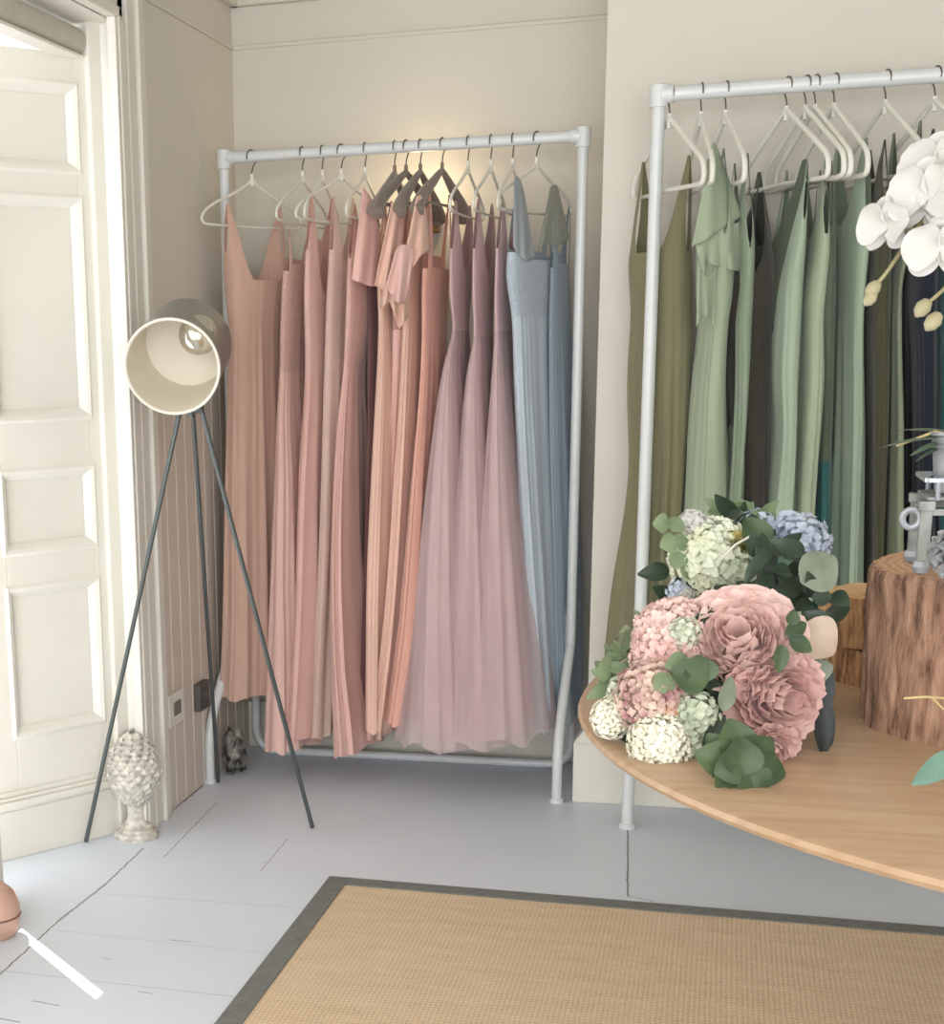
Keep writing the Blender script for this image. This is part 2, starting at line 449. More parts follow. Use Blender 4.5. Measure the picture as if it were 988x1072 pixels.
def hanger(px, Y, Z, ang, label, group, kind=0, mat=None, lean=0.0):
    p = on_y(px, 0, Y); 
    # x on the bar for this pixel column at the bar's height
    lo = on_y(px, 120, Y); hi = on_y(px, 170, Y)
    t = (Z - lo.z) / (hi.z - lo.z); q = lo.lerp(hi, t)
    e = empty('coat_hanger', (q.x, Y, Z), label, 'hanger', group)
    e.rotation_euler = (0, lean, math.pi / 2 - ang)
    if kind not in HM:
        hk, bd = hanger_mesh(kind)
        o1 = hk.build('hook', M_hook, None, auto=True); o2 = bd.build('body', M_hangg if kind == 2 else M_hangw, None, auto=True)
        HM[kind] = (o1.data, o2.data); o1.parent = e; o2.parent = e
    else:
        for nm, me in zip(('hook', 'body'), HM[kind]):
            o = bpy.data.objects.new(nm, me); COL.objects.link(o); o.parent = e
    return e, q.x

# ------------------------------------------------------------------ dresses
def interp(tab, z):
    """tab = sorted list of (z, val...) ascending; smooth (monotone-ish) interpolation."""
    if z <= tab[0][0]: return tab[0][1:]
    if z >= tab[-1][0]: return tab[-1][1:]
    for i in range(len(tab) - 1):
        if z <= tab[i + 1][0]:
            a, b = tab[i], tab[i + 1]; h = b[0] - a[0]; t = (z - a[0]) / h
            res = []
            for k in range(1, len(a)):
                s = (b[k] - a[k]) / h
                s0 = s if i == 0 else ((a[k] - tab[i - 1][k]) / (a[0] - tab[i - 1][0]) + s) / 2
                s1 = s if i + 2 >= len(tab) else ((tab[i + 2][k] - b[k]) / (tab[i + 2][0] - b[0]) + s) / 2
                t2, t3 = t * t, t ** 3
                res.append((2 * t3 - 3 * t2 + 1) * a[k] + (t3 - 2 * t2 + t) * h * s0 + (-2 * t3 + 3 * t2) * b[k] + (t3 - t2) * h * s1)
            return tuple(res)

def dress(name, label, group, cat, Y, rows, ang, waist, y_sh, y_neck, y_arm, mats, strapw=10, thS=42,
          nb=None, Ap=(.15, .165, .13, .17, .20), amp=.018, nf=10, seed=1, yoff=0.0, hemwave=.005, hemdip=0.0, lining=None,
          ncol=144, collapse=1.0):
    rnd = random.Random(seed)
    u = Vector((math.sin(ang), math.cos(ang), 0)); v = Vector((math.cos(ang), -math.sin(ang), 0))
    tab = []
    zc = lambda px, py, dy=0: on_y(px, py, Y + dy).z
    for i, (py, xl, xr) in enumerate(rows):
        a = on_y(xl, py, Y); b_ = on_y(xr, py, Y); c = (a + b_) / 2; dy = 0
        z = (on_y((xl + xr) / 2, py, Y - (.13 if i == len(rows) - 1 else .04))).z
        d = Vector((c.x, c.y, 0)).normalized(); p = Vector((d.y, -d.x, 0))
        tab.append((z, c.x, (b_ - a).dot(p) / 2, abs(u.dot(p)), abs(v.dot(p))))
    tab = tab[::-1]
    xm = (rows[0][1] + rows[0][2]) / 2
    Z = lambda py: zc(xm, py, -.02)
    zsh, znf, zarm, zw = Z(y_sh), Z(y_neck), Z(y_arm), Z(waist)
    znb = Z(nb) if nb else znf + (zsh - znf) * .18
    zh = tab[0][0]
    ztopmin = min(znf, zarm)
    Atab = [(zh, Ap[4]), ((zh + zw) / 2, (Ap[3] + Ap[4]) / 2), (zw - .12, Ap[3] * .5 + Ap[2] * .5 + .01), (zw, Ap[2]), ((zw + ztopmin) / 2 + .001, (Ap[2] + Ap[1]) / 2), (ztopmin + .005, Ap[1]), (zsh + .01, Ap[0])]
    ph = [rnd.uniform(0, 6.28) for _ in range(12)]
    # fold phases: irregular warp of theta so folds vary in width
    def F(th, z):
        k = (zw - z) / max(.01, zw - zh)        # 0 waist .. 1 hem
        w = th + .10 * math.sin(3 * th + ph[0]) + .07 * math.sin(5 * th + ph[1]) + .05 * math.sin(2.2 * k + ph[2])
        f1 = 1 - 2 * abs(math.sin(nf * .5 * w + ph[3] + .25 * math.sin(2.5 * k + ph[4]))) ** .75
        f2 = math.sin((nf + 6) * w + ph[5] + .5 * k)
        f3 = math.sin((2 * nf + 3) * w + ph[6])
        broad = math.sin(3 * th + ph[7] + k) * .5
        return f1 * .62 * min(1, .35 + k) + f2 * .16 + f3 * (.16 if k < .3 else .06) + broad * k
    def point(th, z):
        cx, Wv, up, vp = interp(tab, z)
        A = interp(Atab, z)[0]
        A = min(A, .90 * Wv / max(up, .05))
        B = math.sqrt(max(Wv * Wv - (A * up) ** 2, 0)) / max(vp, .3)
        B = max(B, .010)
        if z > ztopmin:
            t = min(1, (z - ztopmin) / max(.02, zsh - ztopmin)); B *= max(.06, (1 - t ** 1.6 * collapse))
        k = (zw - z) / max(.01, zw - zh)
        am = amp * (max(0, min(1, .22 + 1.3 * k)) if k > 0 else .10)
        am = min(am, B * .62)
        n = F(th, z) * am if z < zw + .03 else F(th, zw) * am * .6
        ct, st_ = math.cos(th), math.sin(th)
        # superellipse -> softer rectangle
        e_ = .85
        X = math.copysign(abs(ct) ** e_, ct) * (A + n * .5); Yv = math.copysign(abs(st_) ** e_, st_) * (B + n)
        yo = yoff(k) if callable(yoff) else yoff
        return Vector((cx, Y + yo, z)) + u * X + v * Yv
    def ztop(th):
        d = math.degrees(math.atan2(math.sin(th), math.cos(th)))
        front = d >= 0; d = abs(d); m = min(d, 180 - d)       # 0 at hanger ends, 90 at neck
        base_neck = znf if front else znb
        if m < thS:
            t = m / thS; base = zarm + (min(zarm, base_neck) * 0 + zarm - zarm) * t
            base = zarm
        else:
            t = (m - thS) / (90 - thS)
            base = base_neck
        if strapw < 14:
            s = max(0, 1 - (abs(m - thS) / strapw)); s2 = min(1, s * 1.9) ** .8
        else:
            s = math.exp(-((m - thS) / strapw) ** 2 * 1.6); s2 = min(1, s * 1.12)
        # blend arm->neck lines smoothly near the strap
        bl = 1 / (1 + math.exp(-(m - thS) / 3.5)); base = zarm * (1 - bl) + base_neck * bl
        return base + (zsh - base) * s2, base
    e = empty(name, (tab[-1][1], Y, zsh), label, cat, group)
    cols = [2 * math.pi * i / ncol for i in range(ncol)]
    nsk, nbod, nst = 46, 14, 10
    hw = [hemwave * (math.sin(5 * t + ph[8]) + .6 * math.sin(9 * t + ph[9])) + hemdip * math.sin(t + ph[10]) for t in cols]
    # skirt
    V = []; Fc = []
    for r in range(nsk + 1):
        t = r / nsk
        for i, th in enumerate(cols):
            z0 = zh + hw[i]; z = z0 + (zw - z0) * t
            V.append(point(th, z))
    for r in range(nsk):
        for i in range(ncol): Fc.append((r * ncol + i, r * ncol + (i + 1) % ncol, (r + 1) * ncol + (i + 1) % ncol, (r + 1) * ncol + i))
    link_mesh('skirt', V, Fc, mats[0], e)
    if lining:
        V2 = [Vector((p.x, p.y, p.z)) for p in V]
        # inner layer drawn in slightly towards the axis and a little shorter
        V3 = []
        for r in range(nsk + 1):
            ring = V2[r * ncol:(r + 1) * ncol]; c = sum(ring, Vector()) / ncol
            f = .90 - .25 * (1 - r / nsk)
            for p in ring: V3.append(Vector((c.x + (p.x - c.x) * f, c.y + (p.y - c.y) * f, p.z + .02 * (1 - r / nsk))))
        link_mesh('lining', V3, Fc, lining, e)
    # bodice
    V = []; Fc = []
    for r in range(nbod + 1):
        for i, th in enumerate(cols):
            z1 = ztop(th)[1]; z = zw + (z1 - zw) * r / nbod
            p = point(th, z)
            V.append(p)
    for r in range(nbod):
        for i in range(ncol): Fc.append((r * ncol + i, r * ncol + (i + 1) % ncol, (r + 1) * ncol + (i + 1) % ncol, (r + 1) * ncol + i))
    link_mesh('bodice', V, Fc, mats[1], e)
    # straps: one per shoulder
    for side in (1, -1):
        V = []; Fc = []; idx = {}
        def vid(i, r):
            if (i, r) not in idx:
                th = cols[i % ncol]; zt, zb = ztop(th)
                idx[(i, r)] = len(V); V.append(point(th, zb + (zt - zb) * r / nst))
            return idx[(i, r)]
        for i in range(ncol):
            th = (cols[i] + cols[(i + 1) % ncol] + (2 * math.pi if i == ncol - 1 else 0)) / 2
            if math.cos(th) * side <= 0: continue
            zt, zb = ztop(th)
            if zt - zb < .008: continue
            for r in range(nst): Fc.append((vid(i, r), vid(i + 1 if i + 1 < ncol else 0, r), vid(i + 1 if i + 1 < ncol else 0, r + 1), vid(i, r + 1)))
        if Fc: link_mesh('strap', V, Fc, mats[1], e)
    return e, point, (zsh, znf, zw, zh)

def drape(name, top, bot, mat, parent, Y0, Y1, folds=3, amp=.012, nu=28, nv=20, seed=0, bulge=.02):
    """hanging flounce: cloth lofted between an upper and a lower edge, with depth, folds and thickness"""
    rnd = random.Random(seed); ph = rnd.uniform(0, 6)
    def pl(pts, t):
        s = t * (len(pts) - 1); i = min(int(s), len(pts) - 2); f = s - i
        return (pts[i][0] * (1 - f) + pts[i + 1][0] * f, pts[i][1] * (1 - f) + pts[i + 1][1] * f)
    V = []
    for j in range(nv + 1):
        t = j / nv
        for i in range(nu + 1):
            s = i / nu; a = pl(top, s); c = pl(bot, s)
            x = a[0] * (1 - t) + c[0] * t; y = a[1] * (1 - t) + c[1] * t
            dep = Y0 + (Y1 - Y0) * s - bulge * math.sin(math.pi * s) * (0.4 + .6 * t) + amp * t * math.sin(folds * 2 * math.pi * s + ph + .8 * t)
            V.append(on_y(x, y, dep))
    Fc = [(j * (nu + 1) + i, j * (nu + 1) + i + 1, (j + 1) * (nu + 1) + i + 1, (j + 1) * (nu + 1) + i) for j in range(nv) for i in range(nu)]
    o = link_mesh(name, V, Fc, mat, parent)
    md = o.modifiers.new('thick', 'SOLIDIFY'); md.thickness = .0022; md.offset = 0
    return o

PK = dict(
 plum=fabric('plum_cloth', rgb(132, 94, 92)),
 tan=fabric('chiffon_tan', rgb(222, 186, 168)),
 pink=fabric('chiffon_blush', rgb(244, 204, 194)),
 pinkd=fabric('chiffon_rose', rgb(242, 198, 188)),
 peach=fabric('chiffon_peach', rgb(246, 206, 188)),
 coral=fabric('chiffon_coral', rgb(242, 188, 170)),
 dusk=fabric('satin_dusk', rgb(196, 150, 138), rough=.5),
 pale=fabric('chiffon_pale', rgb(240, 212, 200), transp=.12),
 mauve=fabric('mauve_bodice', rgb(220, 188, 190)),
 tulle=fabric('mauve_tulle', rgb(238, 214, 216), transp=.42, transl=.3, bump=0),
 tulle_in=fabric('mauve_lining', rgb(234, 206, 206)),
 lace=fabric('sequin_lace', rgb(236, 196, 184), noise_scale=150, noise_amt=.10, bump=.9, bump_scale=240, stretch=(1, 1, 1)),
 blue=fabric('chiffon_pale_blue', rgb(204, 216, 226)),
 bluelace=fabric('blue_lace', rgb(200, 212, 224), noise_scale=160, noise_amt=.1, bump=.9, bump_scale=260, stretch=(1, 1, 1)),
 slate=fabric('chiffon_slate', rgb(160, 176, 190)),
 sheerb=fabric('sheer_blue_grey', rgb(176, 184, 190), transp=.2),
 sheerg=fabric('sheer_grey_green', rgb(166, 170, 156), transp=.25),
 olive=fabric('chiffon_olive', rgb(138, 134, 104)),
 sage=fabric('chiffon_sage', rgb(172, 186, 160)),
 sage2=fabric('chiffon_sage_deep', rgb(150, 166, 144)),
 sage3=fabric('chiffon_mint_sage', rgb(172, 190, 168)),
 moss=fabric('chiffon_moss', rgb(92, 102, 84)),
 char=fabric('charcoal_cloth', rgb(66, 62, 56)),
 brown=fabric('dark_olive', rgb(78, 78, 58)),
 gsage=fabric('grey_sage', rgb(140, 150, 126)),
 navy=fabric('navy_cloth', rgb(30, 36, 50)),
 teal=fabric('teal_cloth', rgb(40, 96, 96), rough=.5),
)
G1 = 'coat hangers on the pink and blue rack'
hooks1 = [(263, 27, 'slim white hanger at the left end, holding the tan V-neck dress'),
 (316, 6, 'slim white hanger of the blush dress with the sequinned bodice'),
 (337, 0, 'slim white hanger of the blush V-neck dress beside the sequinned one'),
 (357, 24, 'slim white hanger turned sideways over the pale sheer dress'),
 (382, 2, 'slim white hanger of the short-sleeved rose dress'),
 (413, 2, 'broad-shouldered grey-brown hanger of the peach flutter-sleeve dress'),
 (425, 14, 'broad-shouldered grey-brown hanger of the dusky rose dress in the packed middle'),
 (440, 6, 'broad-shouldered grey-brown hanger of the peach ruffle dress left of the coral one'),
 (463, 10, 'broad-shouldered grey-brown hanger of the coral square-neck dress'),
 (490, 4, 'slim white hanger of the leftmost mauve tulle dress'),
 (514, 4, 'slim white hanger of the middle mauve tulle dress'),
 (537, 3, 'slim white hanger of the rightmost mauve tulle dress'),
 (562, 22, 'slim white hanger nearest the right post, holding the pale blue dress')]
for px, a, lb in hooks1:
    hanger(px, R1Y, R1Z + .0155, math.radians(a), lb, G1, 2 if lb.startswith('broad') else 0)
DG1 = 'long dresses on the pink and blue rack'
D = math.radians
def d1(label, rows, **k):
    base = dict(group=DG1, cat='dress', Y=R1Y); base.update(k)
    return dress('long_dress', label, rows=rows, **base)
d1('long tan chiffon V-neck dress on the leftmost hanger, shown face-on', [(216, 232, 300), (292, 236, 299), (340, 240, 294), (380, 240, 294), (500, 238, 297), (650, 237, 300), (735, 234, 303)],
   ang=D(27), waist=345, y_sh=214, y_neck=294, nb=290, y_arm=268, mats=(PK['tan'], PK['tan']), strapw=22, thS=30, Ap=(.16, .15, .12, .14, .16), seed=11, amp=.018, nf=11)
d1('long blush dress with sequinned bodice and thin straps, second from left', [(240, 299, 327), (275, 297, 324), (340, 294, 322), (388, 293, 320), (440, 291, 323), (500, 290, 331), (650, 287, 338), (787, 284, 340)],
   ang=D(8), waist=389, y_sh=240, y_neck=277, y_arm=284, mats=(PK['pink'], PK['lace']), strapw=7, thS=40, seed=2, nf=8, Ap=(.14, .15, .13, .15, .17))
d1('long blush satin-edged V-neck dress right of the sequinned bodice', [(205, 322, 352), (262, 320, 352), (300, 319, 350), (395, 320, 352), (500, 314, 354), (650, 309, 356), (775, 302, 352)],
   ang=D(8), waist=390, y_sh=205, y_neck=305, nb=250, y_arm=262, mats=(PK['pinkd'], PK['pink']), strapw=26, thS=42, seed=3, nf=8, Ap=(.13, .14, .12, .15, .17))
d1('long pale peach sheer dress between two blush dresses', [(228, 345, 374), (262, 345, 374), (300, 343, 373), (390, 340, 372), (550, 336, 374), (775, 326, 368)],
   ang=D(12), waist=385, y_sh=205, y_neck=272, y_arm=262, mats=(PK['pale'], PK['pale']), strapw=20, thS=42, seed=4, nf=8, Ap=(.13, .14, .12, .15, .17))
e5, _, _ = d1('long rose dress with elbow-length cape sleeves, fifth from left', [(215, 368, 396), (290, 364, 396), (345, 362, 394), (383, 360, 384), (450, 353, 386), (600, 347, 390), (788, 352, 406)],
   ang=D(6), waist=384, y_sh=215, y_neck=262, y_arm=272, mats=(PK['pinkd'], PK['pinkd']), strapw=24, thS=38, seed=5, nf=8)
drape('sleeve', [(380, 196), (387, 205), (394, 225), (398, 246)], [(368, 293), (378, 296), (388, 300), (398, 299)], PK['pinkd'], e5, R1Y - .20, R1Y - .10, 2, .006, seed=1)
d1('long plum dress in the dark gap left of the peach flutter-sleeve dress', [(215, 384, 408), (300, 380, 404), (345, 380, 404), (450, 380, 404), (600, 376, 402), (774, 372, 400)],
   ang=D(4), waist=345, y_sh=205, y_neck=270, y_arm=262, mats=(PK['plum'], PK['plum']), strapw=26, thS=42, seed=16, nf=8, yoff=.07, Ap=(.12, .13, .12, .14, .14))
e6, _, _ = d1('long peach dress with tiered flutter sleeves, left of the packed middle', [(208, 400, 424), (290, 396, 428), (345, 397, 426), (450, 393, 431), (600, 387, 430), (764, 385, 427)],
   ang=D(6), waist=330, y_sh=208, y_neck=262, y_arm=285, mats=(PK['peach'], PK['peach']), strapw=20, thS=38, seed=6, nf=8)
drape('ruffle', [(410, 212), (416, 210), (420, 215), (424, 224)], [(392, 299), (402, 304), (410, 300), (418, 304)], PK['peach'], e6, R1Y - .215, R1Y - .13, 2, .012, seed=2)
drape('ruffle', [(403, 296), (410, 292), (418, 288), (427, 282)], [(398, 322), (408, 316), (418, 345), (428, 330)], PK['peach'], e6, R1Y - .235, R1Y - .17, 3, .014, seed=3)
d1('long dusky rose satin dress half hidden in the packed middle', [(215, 414, 450), (240, 412, 450), (300, 412, 450), (420, 410, 442), (600, 400, 436), (778, 386, 420)],
   ang=D(14), waist=345, y_sh=212, y_neck=240, y_arm=250, mats=(PK['pinkd'], PK['dusk']), strapw=26, thS=42, seed=7, nf=8, Ap=(.13, .14, .13, .14, .16))
e8, _, _ = d1('long peach dress with a pointed ruffle sleeve, left of the coral dress', [(215, 426, 452), (300, 424, 450), (350, 422, 450), (500, 414, 446), (650, 404, 440), (764, 392, 432)],
   ang=D(6), waist=345, y_sh=210, y_neck=262, y_arm=280, mats=(PK['peach'], PK['peach']), strapw=20, thS=38, seed=8, nf=8)
drape('ruffle', [(436, 206), (440, 204), (444, 212), (447, 226)], [(424, 264), (430, 284), (440, 268), (450, 262)], PK['peach'], e8, R1Y - .215, R1Y - .14, 1.5, .012, seed=5)
drape('ruffle', [(414, 262), (420, 256), (427, 256), (434, 262)], [(404, 300), (414, 316), (423, 318), (428, 300)], PK['pink'], e8, R1Y - .25, R1Y - .20, 2, .014, seed=6)
d1('long coral dress with plain square-neck bodice, left of the mauve tulle', [(215, 446, 474), (278, 443, 471), (300, 442, 469), (352, 442, 467), (400, 440, 468), (500, 432, 466), (650, 420, 462), (756, 407, 450)],
   ang=D(6), waist=352, y_sh=200, y_neck=281, y_arm=282, mats=(PK['coral'], PK['coral']), strapw=12, thS=38, seed=9, nf=8)
TU = dict(lining=PK['tulle_in'], amp=.015, nf=16, hemwave=.010)
d1('long mauve tulle dress with a sheer flared skirt, leftmost of the mauve three', [(222, 472, 497), (275, 471, 495), (310, 471, 493), (345, 474, 491), (380, 466, 494), (450, 456, 500), (600, 440, 512), (700, 432, 520), (772, 425, 528)],
   ang=D(4), waist=346, y_sh=212, y_neck=282, y_arm=262, mats=(PK['tulle'], PK['mauve']), strapw=26, thS=48, seed=10, Ap=(.12, .14, .11, .18, .25), yoff=lambda k: -.05 * max(0, k), **TU)
d1('long mauve tulle dress with a scooped neck, middle of the mauve three', [(220, 496, 520), (275, 495, 518), (310, 495, 517), (352, 496, 516), (390, 490, 520), (500, 482, 530), (650, 470, 545), (770, 460, 556)],
   ang=D(4), waist=352, y_sh=210, y_neck=282, y_arm=262, mats=(PK['tulle'], PK['mauve']), strapw=26, thS=48, seed=12, Ap=(.12, .14, .11, .18, .25), yoff=lambda k: -.045 * max(0, k), **TU)
d1('long mauve tulle dress beside the pale blue lace bodice, rightmost of the mauve three', [(230, 520, 545), (280, 519, 542), (310, 518, 540), (347, 518, 538), (400, 516, 545), (500, 510, 556), (650, 498, 574), (764, 488, 586)],
   ang=D(4), waist=347, y_sh=214, y_neck=284, y_arm=262, mats=(PK['tulle'], PK['mauve']), strapw=26, thS=48, seed=13, Ap=(.12, .14, .11, .18, .25), yoff=lambda k: -.05 * max(0, k), **TU)
e14, _, _ = d1('long slate blue dress with a sheer grey-green cape, rightmost beside the post', [(225, 572, 597), (280, 574, 594), (335, 573, 596), (450, 574, 601), (600, 579, 605), (768, 582, 605)],
   ang=D(12), waist=335, y_sh=210, y_neck=275, y_arm=280, mats=(PK['slate'], PK['slate']), strapw=16, thS=38, seed=14, nf=8, yoff=.05, Ap=(.13, .14, .12, .14, .15))
drape('sleeve', [(576, 196), (579, 194), (582, 194), (584, 198)], [(563, 262), (572, 254), (584, 258), (596, 250)], PK['sheerg'], e14, R1Y - .07, R1Y + .05, 2, .006, seed=8)
e13, _, _ = d1('long pale blue dress with a lace square-neck bodice, right of the mauve tulle', [(200, 536, 584), (262, 534, 585), (290, 533, 584), (330, 538, 582), (400, 541, 583), (500, 546, 588), (600, 552, 594), (768, 562, 602)],
   ang=D(18), waist=332, y_sh=208, y_neck=273, nb=262, y_arm=266, mats=(PK['blue'], PK['bluelace']), strapw=8, thS=38, seed=15, nf=8, amp=.015, yoff=-.03, Ap=(.15, .16, .14, .15, .16))
drape('scarf_panel', [(538, 188), (541, 184), (545, 190), (548, 200)], [(537, 258), (544, 268), (552, 274), (560, 270)], PK['sheerb'], e13, R1Y - .17, R1Y - .10, 2, .006, seed=9)

# green rack
G2 = 'coat hangers on the green rack'
hooks2 = [(702, -26, 'chunky white hanger beside the left post, holding the olive dress'),
 (735, -10, 'chunky white hanger of the sage dress with the draped collar'),
 (761, -14, 'chunky white hanger of the deep sage strappy dress'),
 (825, -27, 'chunky white hanger of the dark moss dress, mid bar'),
 (845, -24, 'chunky white hanger just right of the dark moss dress hanger'),
 (855, -22, 'chunky white hanger close left of the light mint-sage dress'),
 (875, -20, 'chunky white hanger of the light mint-sage V-neck dress'),
 (929, -22, 'chunky white hanger of the grey-sage dress left of the orchid'),
 (981, -26, 'chunky white hanger behind the orchid at the right edge')]
for px, a, lb in hooks2: hanger(px, R2Y, R2Z + .0175, math.radians(a), lb, G2, 1)
DG2 = 'long dresses on the green rack'
def d2(label, rows, **k):
    base = dict(group=DG2, cat='dress', Y=R2Y, Ap=(.13, .14, .12, .14, .16), hemwave=.008, amp=.022); base.update(k)
    return dress('long_dress', label, rows=rows, **base)
d2('long olive dress hanging behind the left post of the green rack', [(185, 664, 726), (250, 659, 722), (275, 657, 722), (320, 659, 722), (400, 656, 721), (500, 659, 717), (560, 654, 714), (640, 643, 712), (700, 637, 712), (790, 632, 712)],
   ang=D(-50), waist=325, y_sh=162, y_neck=272, nb=262, y_arm=272, mats=(PK['olive'], PK['olive']), strapw=24, thS=32, seed=21, nf=8, Ap=(.15, .15, .13, .13, .13), yoff=.07)
eg3, _, _ = d2('long sage dress with a big draped collar flounce and knotted waist', [(165, 732, 766), (230, 728, 768), (310, 728, 766), (335, 730, 762), (400, 722, 758), (550, 713, 762), (780, 700, 764)],
   ang=D(-10), waist=335, y_sh=160, y_neck=260, y_arm=255, mats=(PK['sage'], PK['sage']), strapw=28, thS=38, seed=22, nf=9, amp=.016)
drape('collar_flounce', [(745, 152), (747, 149), (749, 152), (751, 156)], [(724, 258), (738, 252), (752, 242), (777, 226)], PK['sage'], eg3, R2Y - .16, R2Y - .10, 1, .006, seed=4, bulge=.03)
drape('collar_flounce', [(728, 254), (742, 248), (756, 240), (774, 232)], [(736, 300), (740, 275), (760, 282), (776, 284)], PK['sage'], eg3, R2Y - .15, R2Y - .10, 3, .012, seed=7)
drape('waist_knot', [(730, 270), (734, 285), (742, 290), (750, 280)], [(729, 342), (736, 330), (742, 332), (748, 344)], PK['sage'], eg3, R2Y - .19, R2Y - .15, 2, .008, seed=10)
d2('long deep sage strappy dress right of the draped collar', [(200, 760, 788), (250, 762, 789), (300, 762, 788), (345, 760, 786), (450, 756, 780), (550, 750, 774), (780, 748, 776)],
   ang=D(-8), waist=340, y_sh=165, y_neck=270, y_arm=262, mats=(PK['sage2'], PK['sage2']), strapw=26, thS=40, seed=23, nf=8)
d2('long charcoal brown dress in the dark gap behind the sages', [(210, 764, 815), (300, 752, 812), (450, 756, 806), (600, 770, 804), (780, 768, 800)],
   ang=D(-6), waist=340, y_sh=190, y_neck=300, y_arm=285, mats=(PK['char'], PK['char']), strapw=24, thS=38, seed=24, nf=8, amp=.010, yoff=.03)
d2('long dark moss dress with a scooped neck, mid bar', [(170, 786, 850), (262, 784, 836), (300, 783, 822), (340, 784, 815), (450, 788, 812), (600, 788, 812), (780, 788, 812)],
   ang=D(-22), waist=340, y_sh=172, y_neck=272, nb=255, y_arm=250, mats=(PK['char'], PK['moss']), strapw=28, thS=34, seed=25, nf=8, yoff=.02, Ap=(.15, .15, .13, .14, .15))
d2('long sage pleated dress sweeping down to the left, mid bar', [(185, 818, 848), (260, 808, 842), (320, 802, 838), (390, 796, 834), (450, 797, 832), (550, 788, 828), (780, 776, 824)],
   ang=D(-10), waist=300, y_sh=172, y_neck=262, y_arm=238, mats=(PK['sage3'], PK['sage3']), strapw=28, thS=38, seed=26, nf=8, amp=.018)
d2('long sage dress with a plain square-neck bodice, middle of the sages', [(190, 838, 868), (265, 836, 868), (330, 830, 864), (400, 826, 862), (560, 816, 852), (780, 808, 852)],
   ang=D(-8), waist=335, y_sh=172, y_neck=266, y_arm=248, mats=(PK['sage'], PK['sage']), strapw=20, thS=36, seed=27, nf=8, amp=.016)
d2('long dark teal dress showing as a sliver left of the mint-sage dress', [(200, 852, 874), (300, 850, 874), (400, 848, 872), (560, 843, 868), (780, 836, 862)],
   ang=D(-4), waist=480, y_sh=172, y_neck=262, y_arm=240, mats=(PK['teal'], PK['moss']), strapw=24, thS=40, seed=28, nf=9, yoff=.01)
d2('long light mint-sage V-neck dress with wide straps, left of the stump', [(160, 869, 912), (245, 866, 910), (300, 864, 905), (335, 864, 903), (450, 861, 903), (560, 857, 900), (640, 855, 898), (780, 850, 896)],
   ang=D(-20), waist=335, y_sh=148, y_neck=244, nb=235, y_arm=238, mats=(PK['sage3'], PK['sage3']), strapw=28, thS=44, seed=29, nf=9, amp=.014)
d2('long dark olive dress in the gap left of the grey-sage dress', [(170, 902, 934), (300, 902, 932), (450, 900, 930), (600, 898, 925), (780, 896, 922)],
   ang=D(-4), waist=330, y_sh=150, y_neck=250, y_arm=225, mats=(PK['brown'], PK['brown']), strapw=30, thS=40, seed=30, nf=8, yoff=.02)
d2('long grey-sage dress with a narrow bodice, just left of the orchid', [(150, 930, 966), (240, 926, 956), (300, 921, 944), (340, 919, 943), (450, 913, 945), (560, 905, 945), (780, 896, 946)],
   ang=D(-10), waist=320, y_sh=132, y_neck=240, y_arm=215, mats=(PK['gsage'], PK['gsage']), strapw=32, thS=36, seed=31, nf=7)
d2('long navy dress in shadow behind the orchid flowers', [(160, 948, 985), (300, 945, 980), (450, 943, 980), (600, 941, 982), (780, 940, 985)],
   ang=D(-4), waist=330, y_sh=140, y_neck=200, y_arm=210, mats=(PK['navy'], PK['navy']), strapw=30, thS=40, seed=32, nf=8)
d2('long teal dress at the right edge, behind the orchid', [(180, 975, 1010), (300, 970, 1008), (450, 963, 1008), (600, 960, 1010), (780, 955, 1015)],
   ang=D(-4), waist=310, y_sh=160, y_neck=230, y_arm=230, mats=(PK['teal'], PK['teal']), strapw=28, thS=40, seed=33, nf=8, amp=.018)

# warm wall light behind the packed middle of the pink rack
wl = empty('wall_light', (-.865, YB, 1.66), 'small warm glowing wall light behind the packed middle of the pink rack', 'wall light')
b = MB(); b.box((-.90, YB - .02, 1.575), (-.83, YB, 1.63)); b.build('back_plate', pmat('brass', rgb(150, 130, 96), .4, metal=.7), wl, bevel=.004)
b = MB(); b.lathe([(.018, 0), (.030, .02), (.034, .055), (.031, .055), (.028, .02), (.0, .006)], (-.865, YB - .05, 1.585), 24)
b.build('glass_shade', pmat('frosted_cup', rgb(235, 215, 180), .5, transl=.5), wl, auto=True)
pl_ = bpy.data.lights.new('bulb_glow', 'POINT'); pl_.energy = .7; pl_.color = (1, .78, .48); pl_.shadow_soft_size = .03
po = bpy.data.objects.new('bulb_glow', pl_); COL.objects.link(po); po.location = (-.865, YB - .13, 1.67)

# ------------------------------------------------------------------ tripod lamp
lf = [on_z(90, 883), on_z(327, 868), Vector((-1.405, 4.33, 0))]
ap = on_y(199, 428, 3.68)
lamp = empty('tripod_floor_lamp', (ap.x, ap.y, 0), 'grey metal tripod floor lamp with a silver drum shade tilted at the room', 'floor lamp')
for i, ft in enumerate(lf):
    b = MB(); d = (ft - ap).normalized()
    side = Vector(((-.025, 0, 0), (.028, 0, 0), (.0, .02, 0))[i])
    b.tube([ap + side, ft + Vector((0, 0, .005))], .0058, 10); b.build('leg', M_legm, lamp, auto=True)
b = MB(); b.tube([ap + Vector((-.03, 0, 0)), ap + Vector((.032, 0, 0))], .011, 12); b.tube([ap + Vector((0, 0, -.02)), ap + Vector((0, 0, .02))], .008, 8)
b.build('bracket', M_legm, lamp, auto=True)
fc = on_y(180, 384, 3.52)
bc = on_y(197, 359, 3.72)
ax = (bc - fc).normalized(); Lsh = (bc - fc).length
q_ = ax.to_track_quat('Z', 'Y').to_matrix().to_4x4()
R_ = .1105
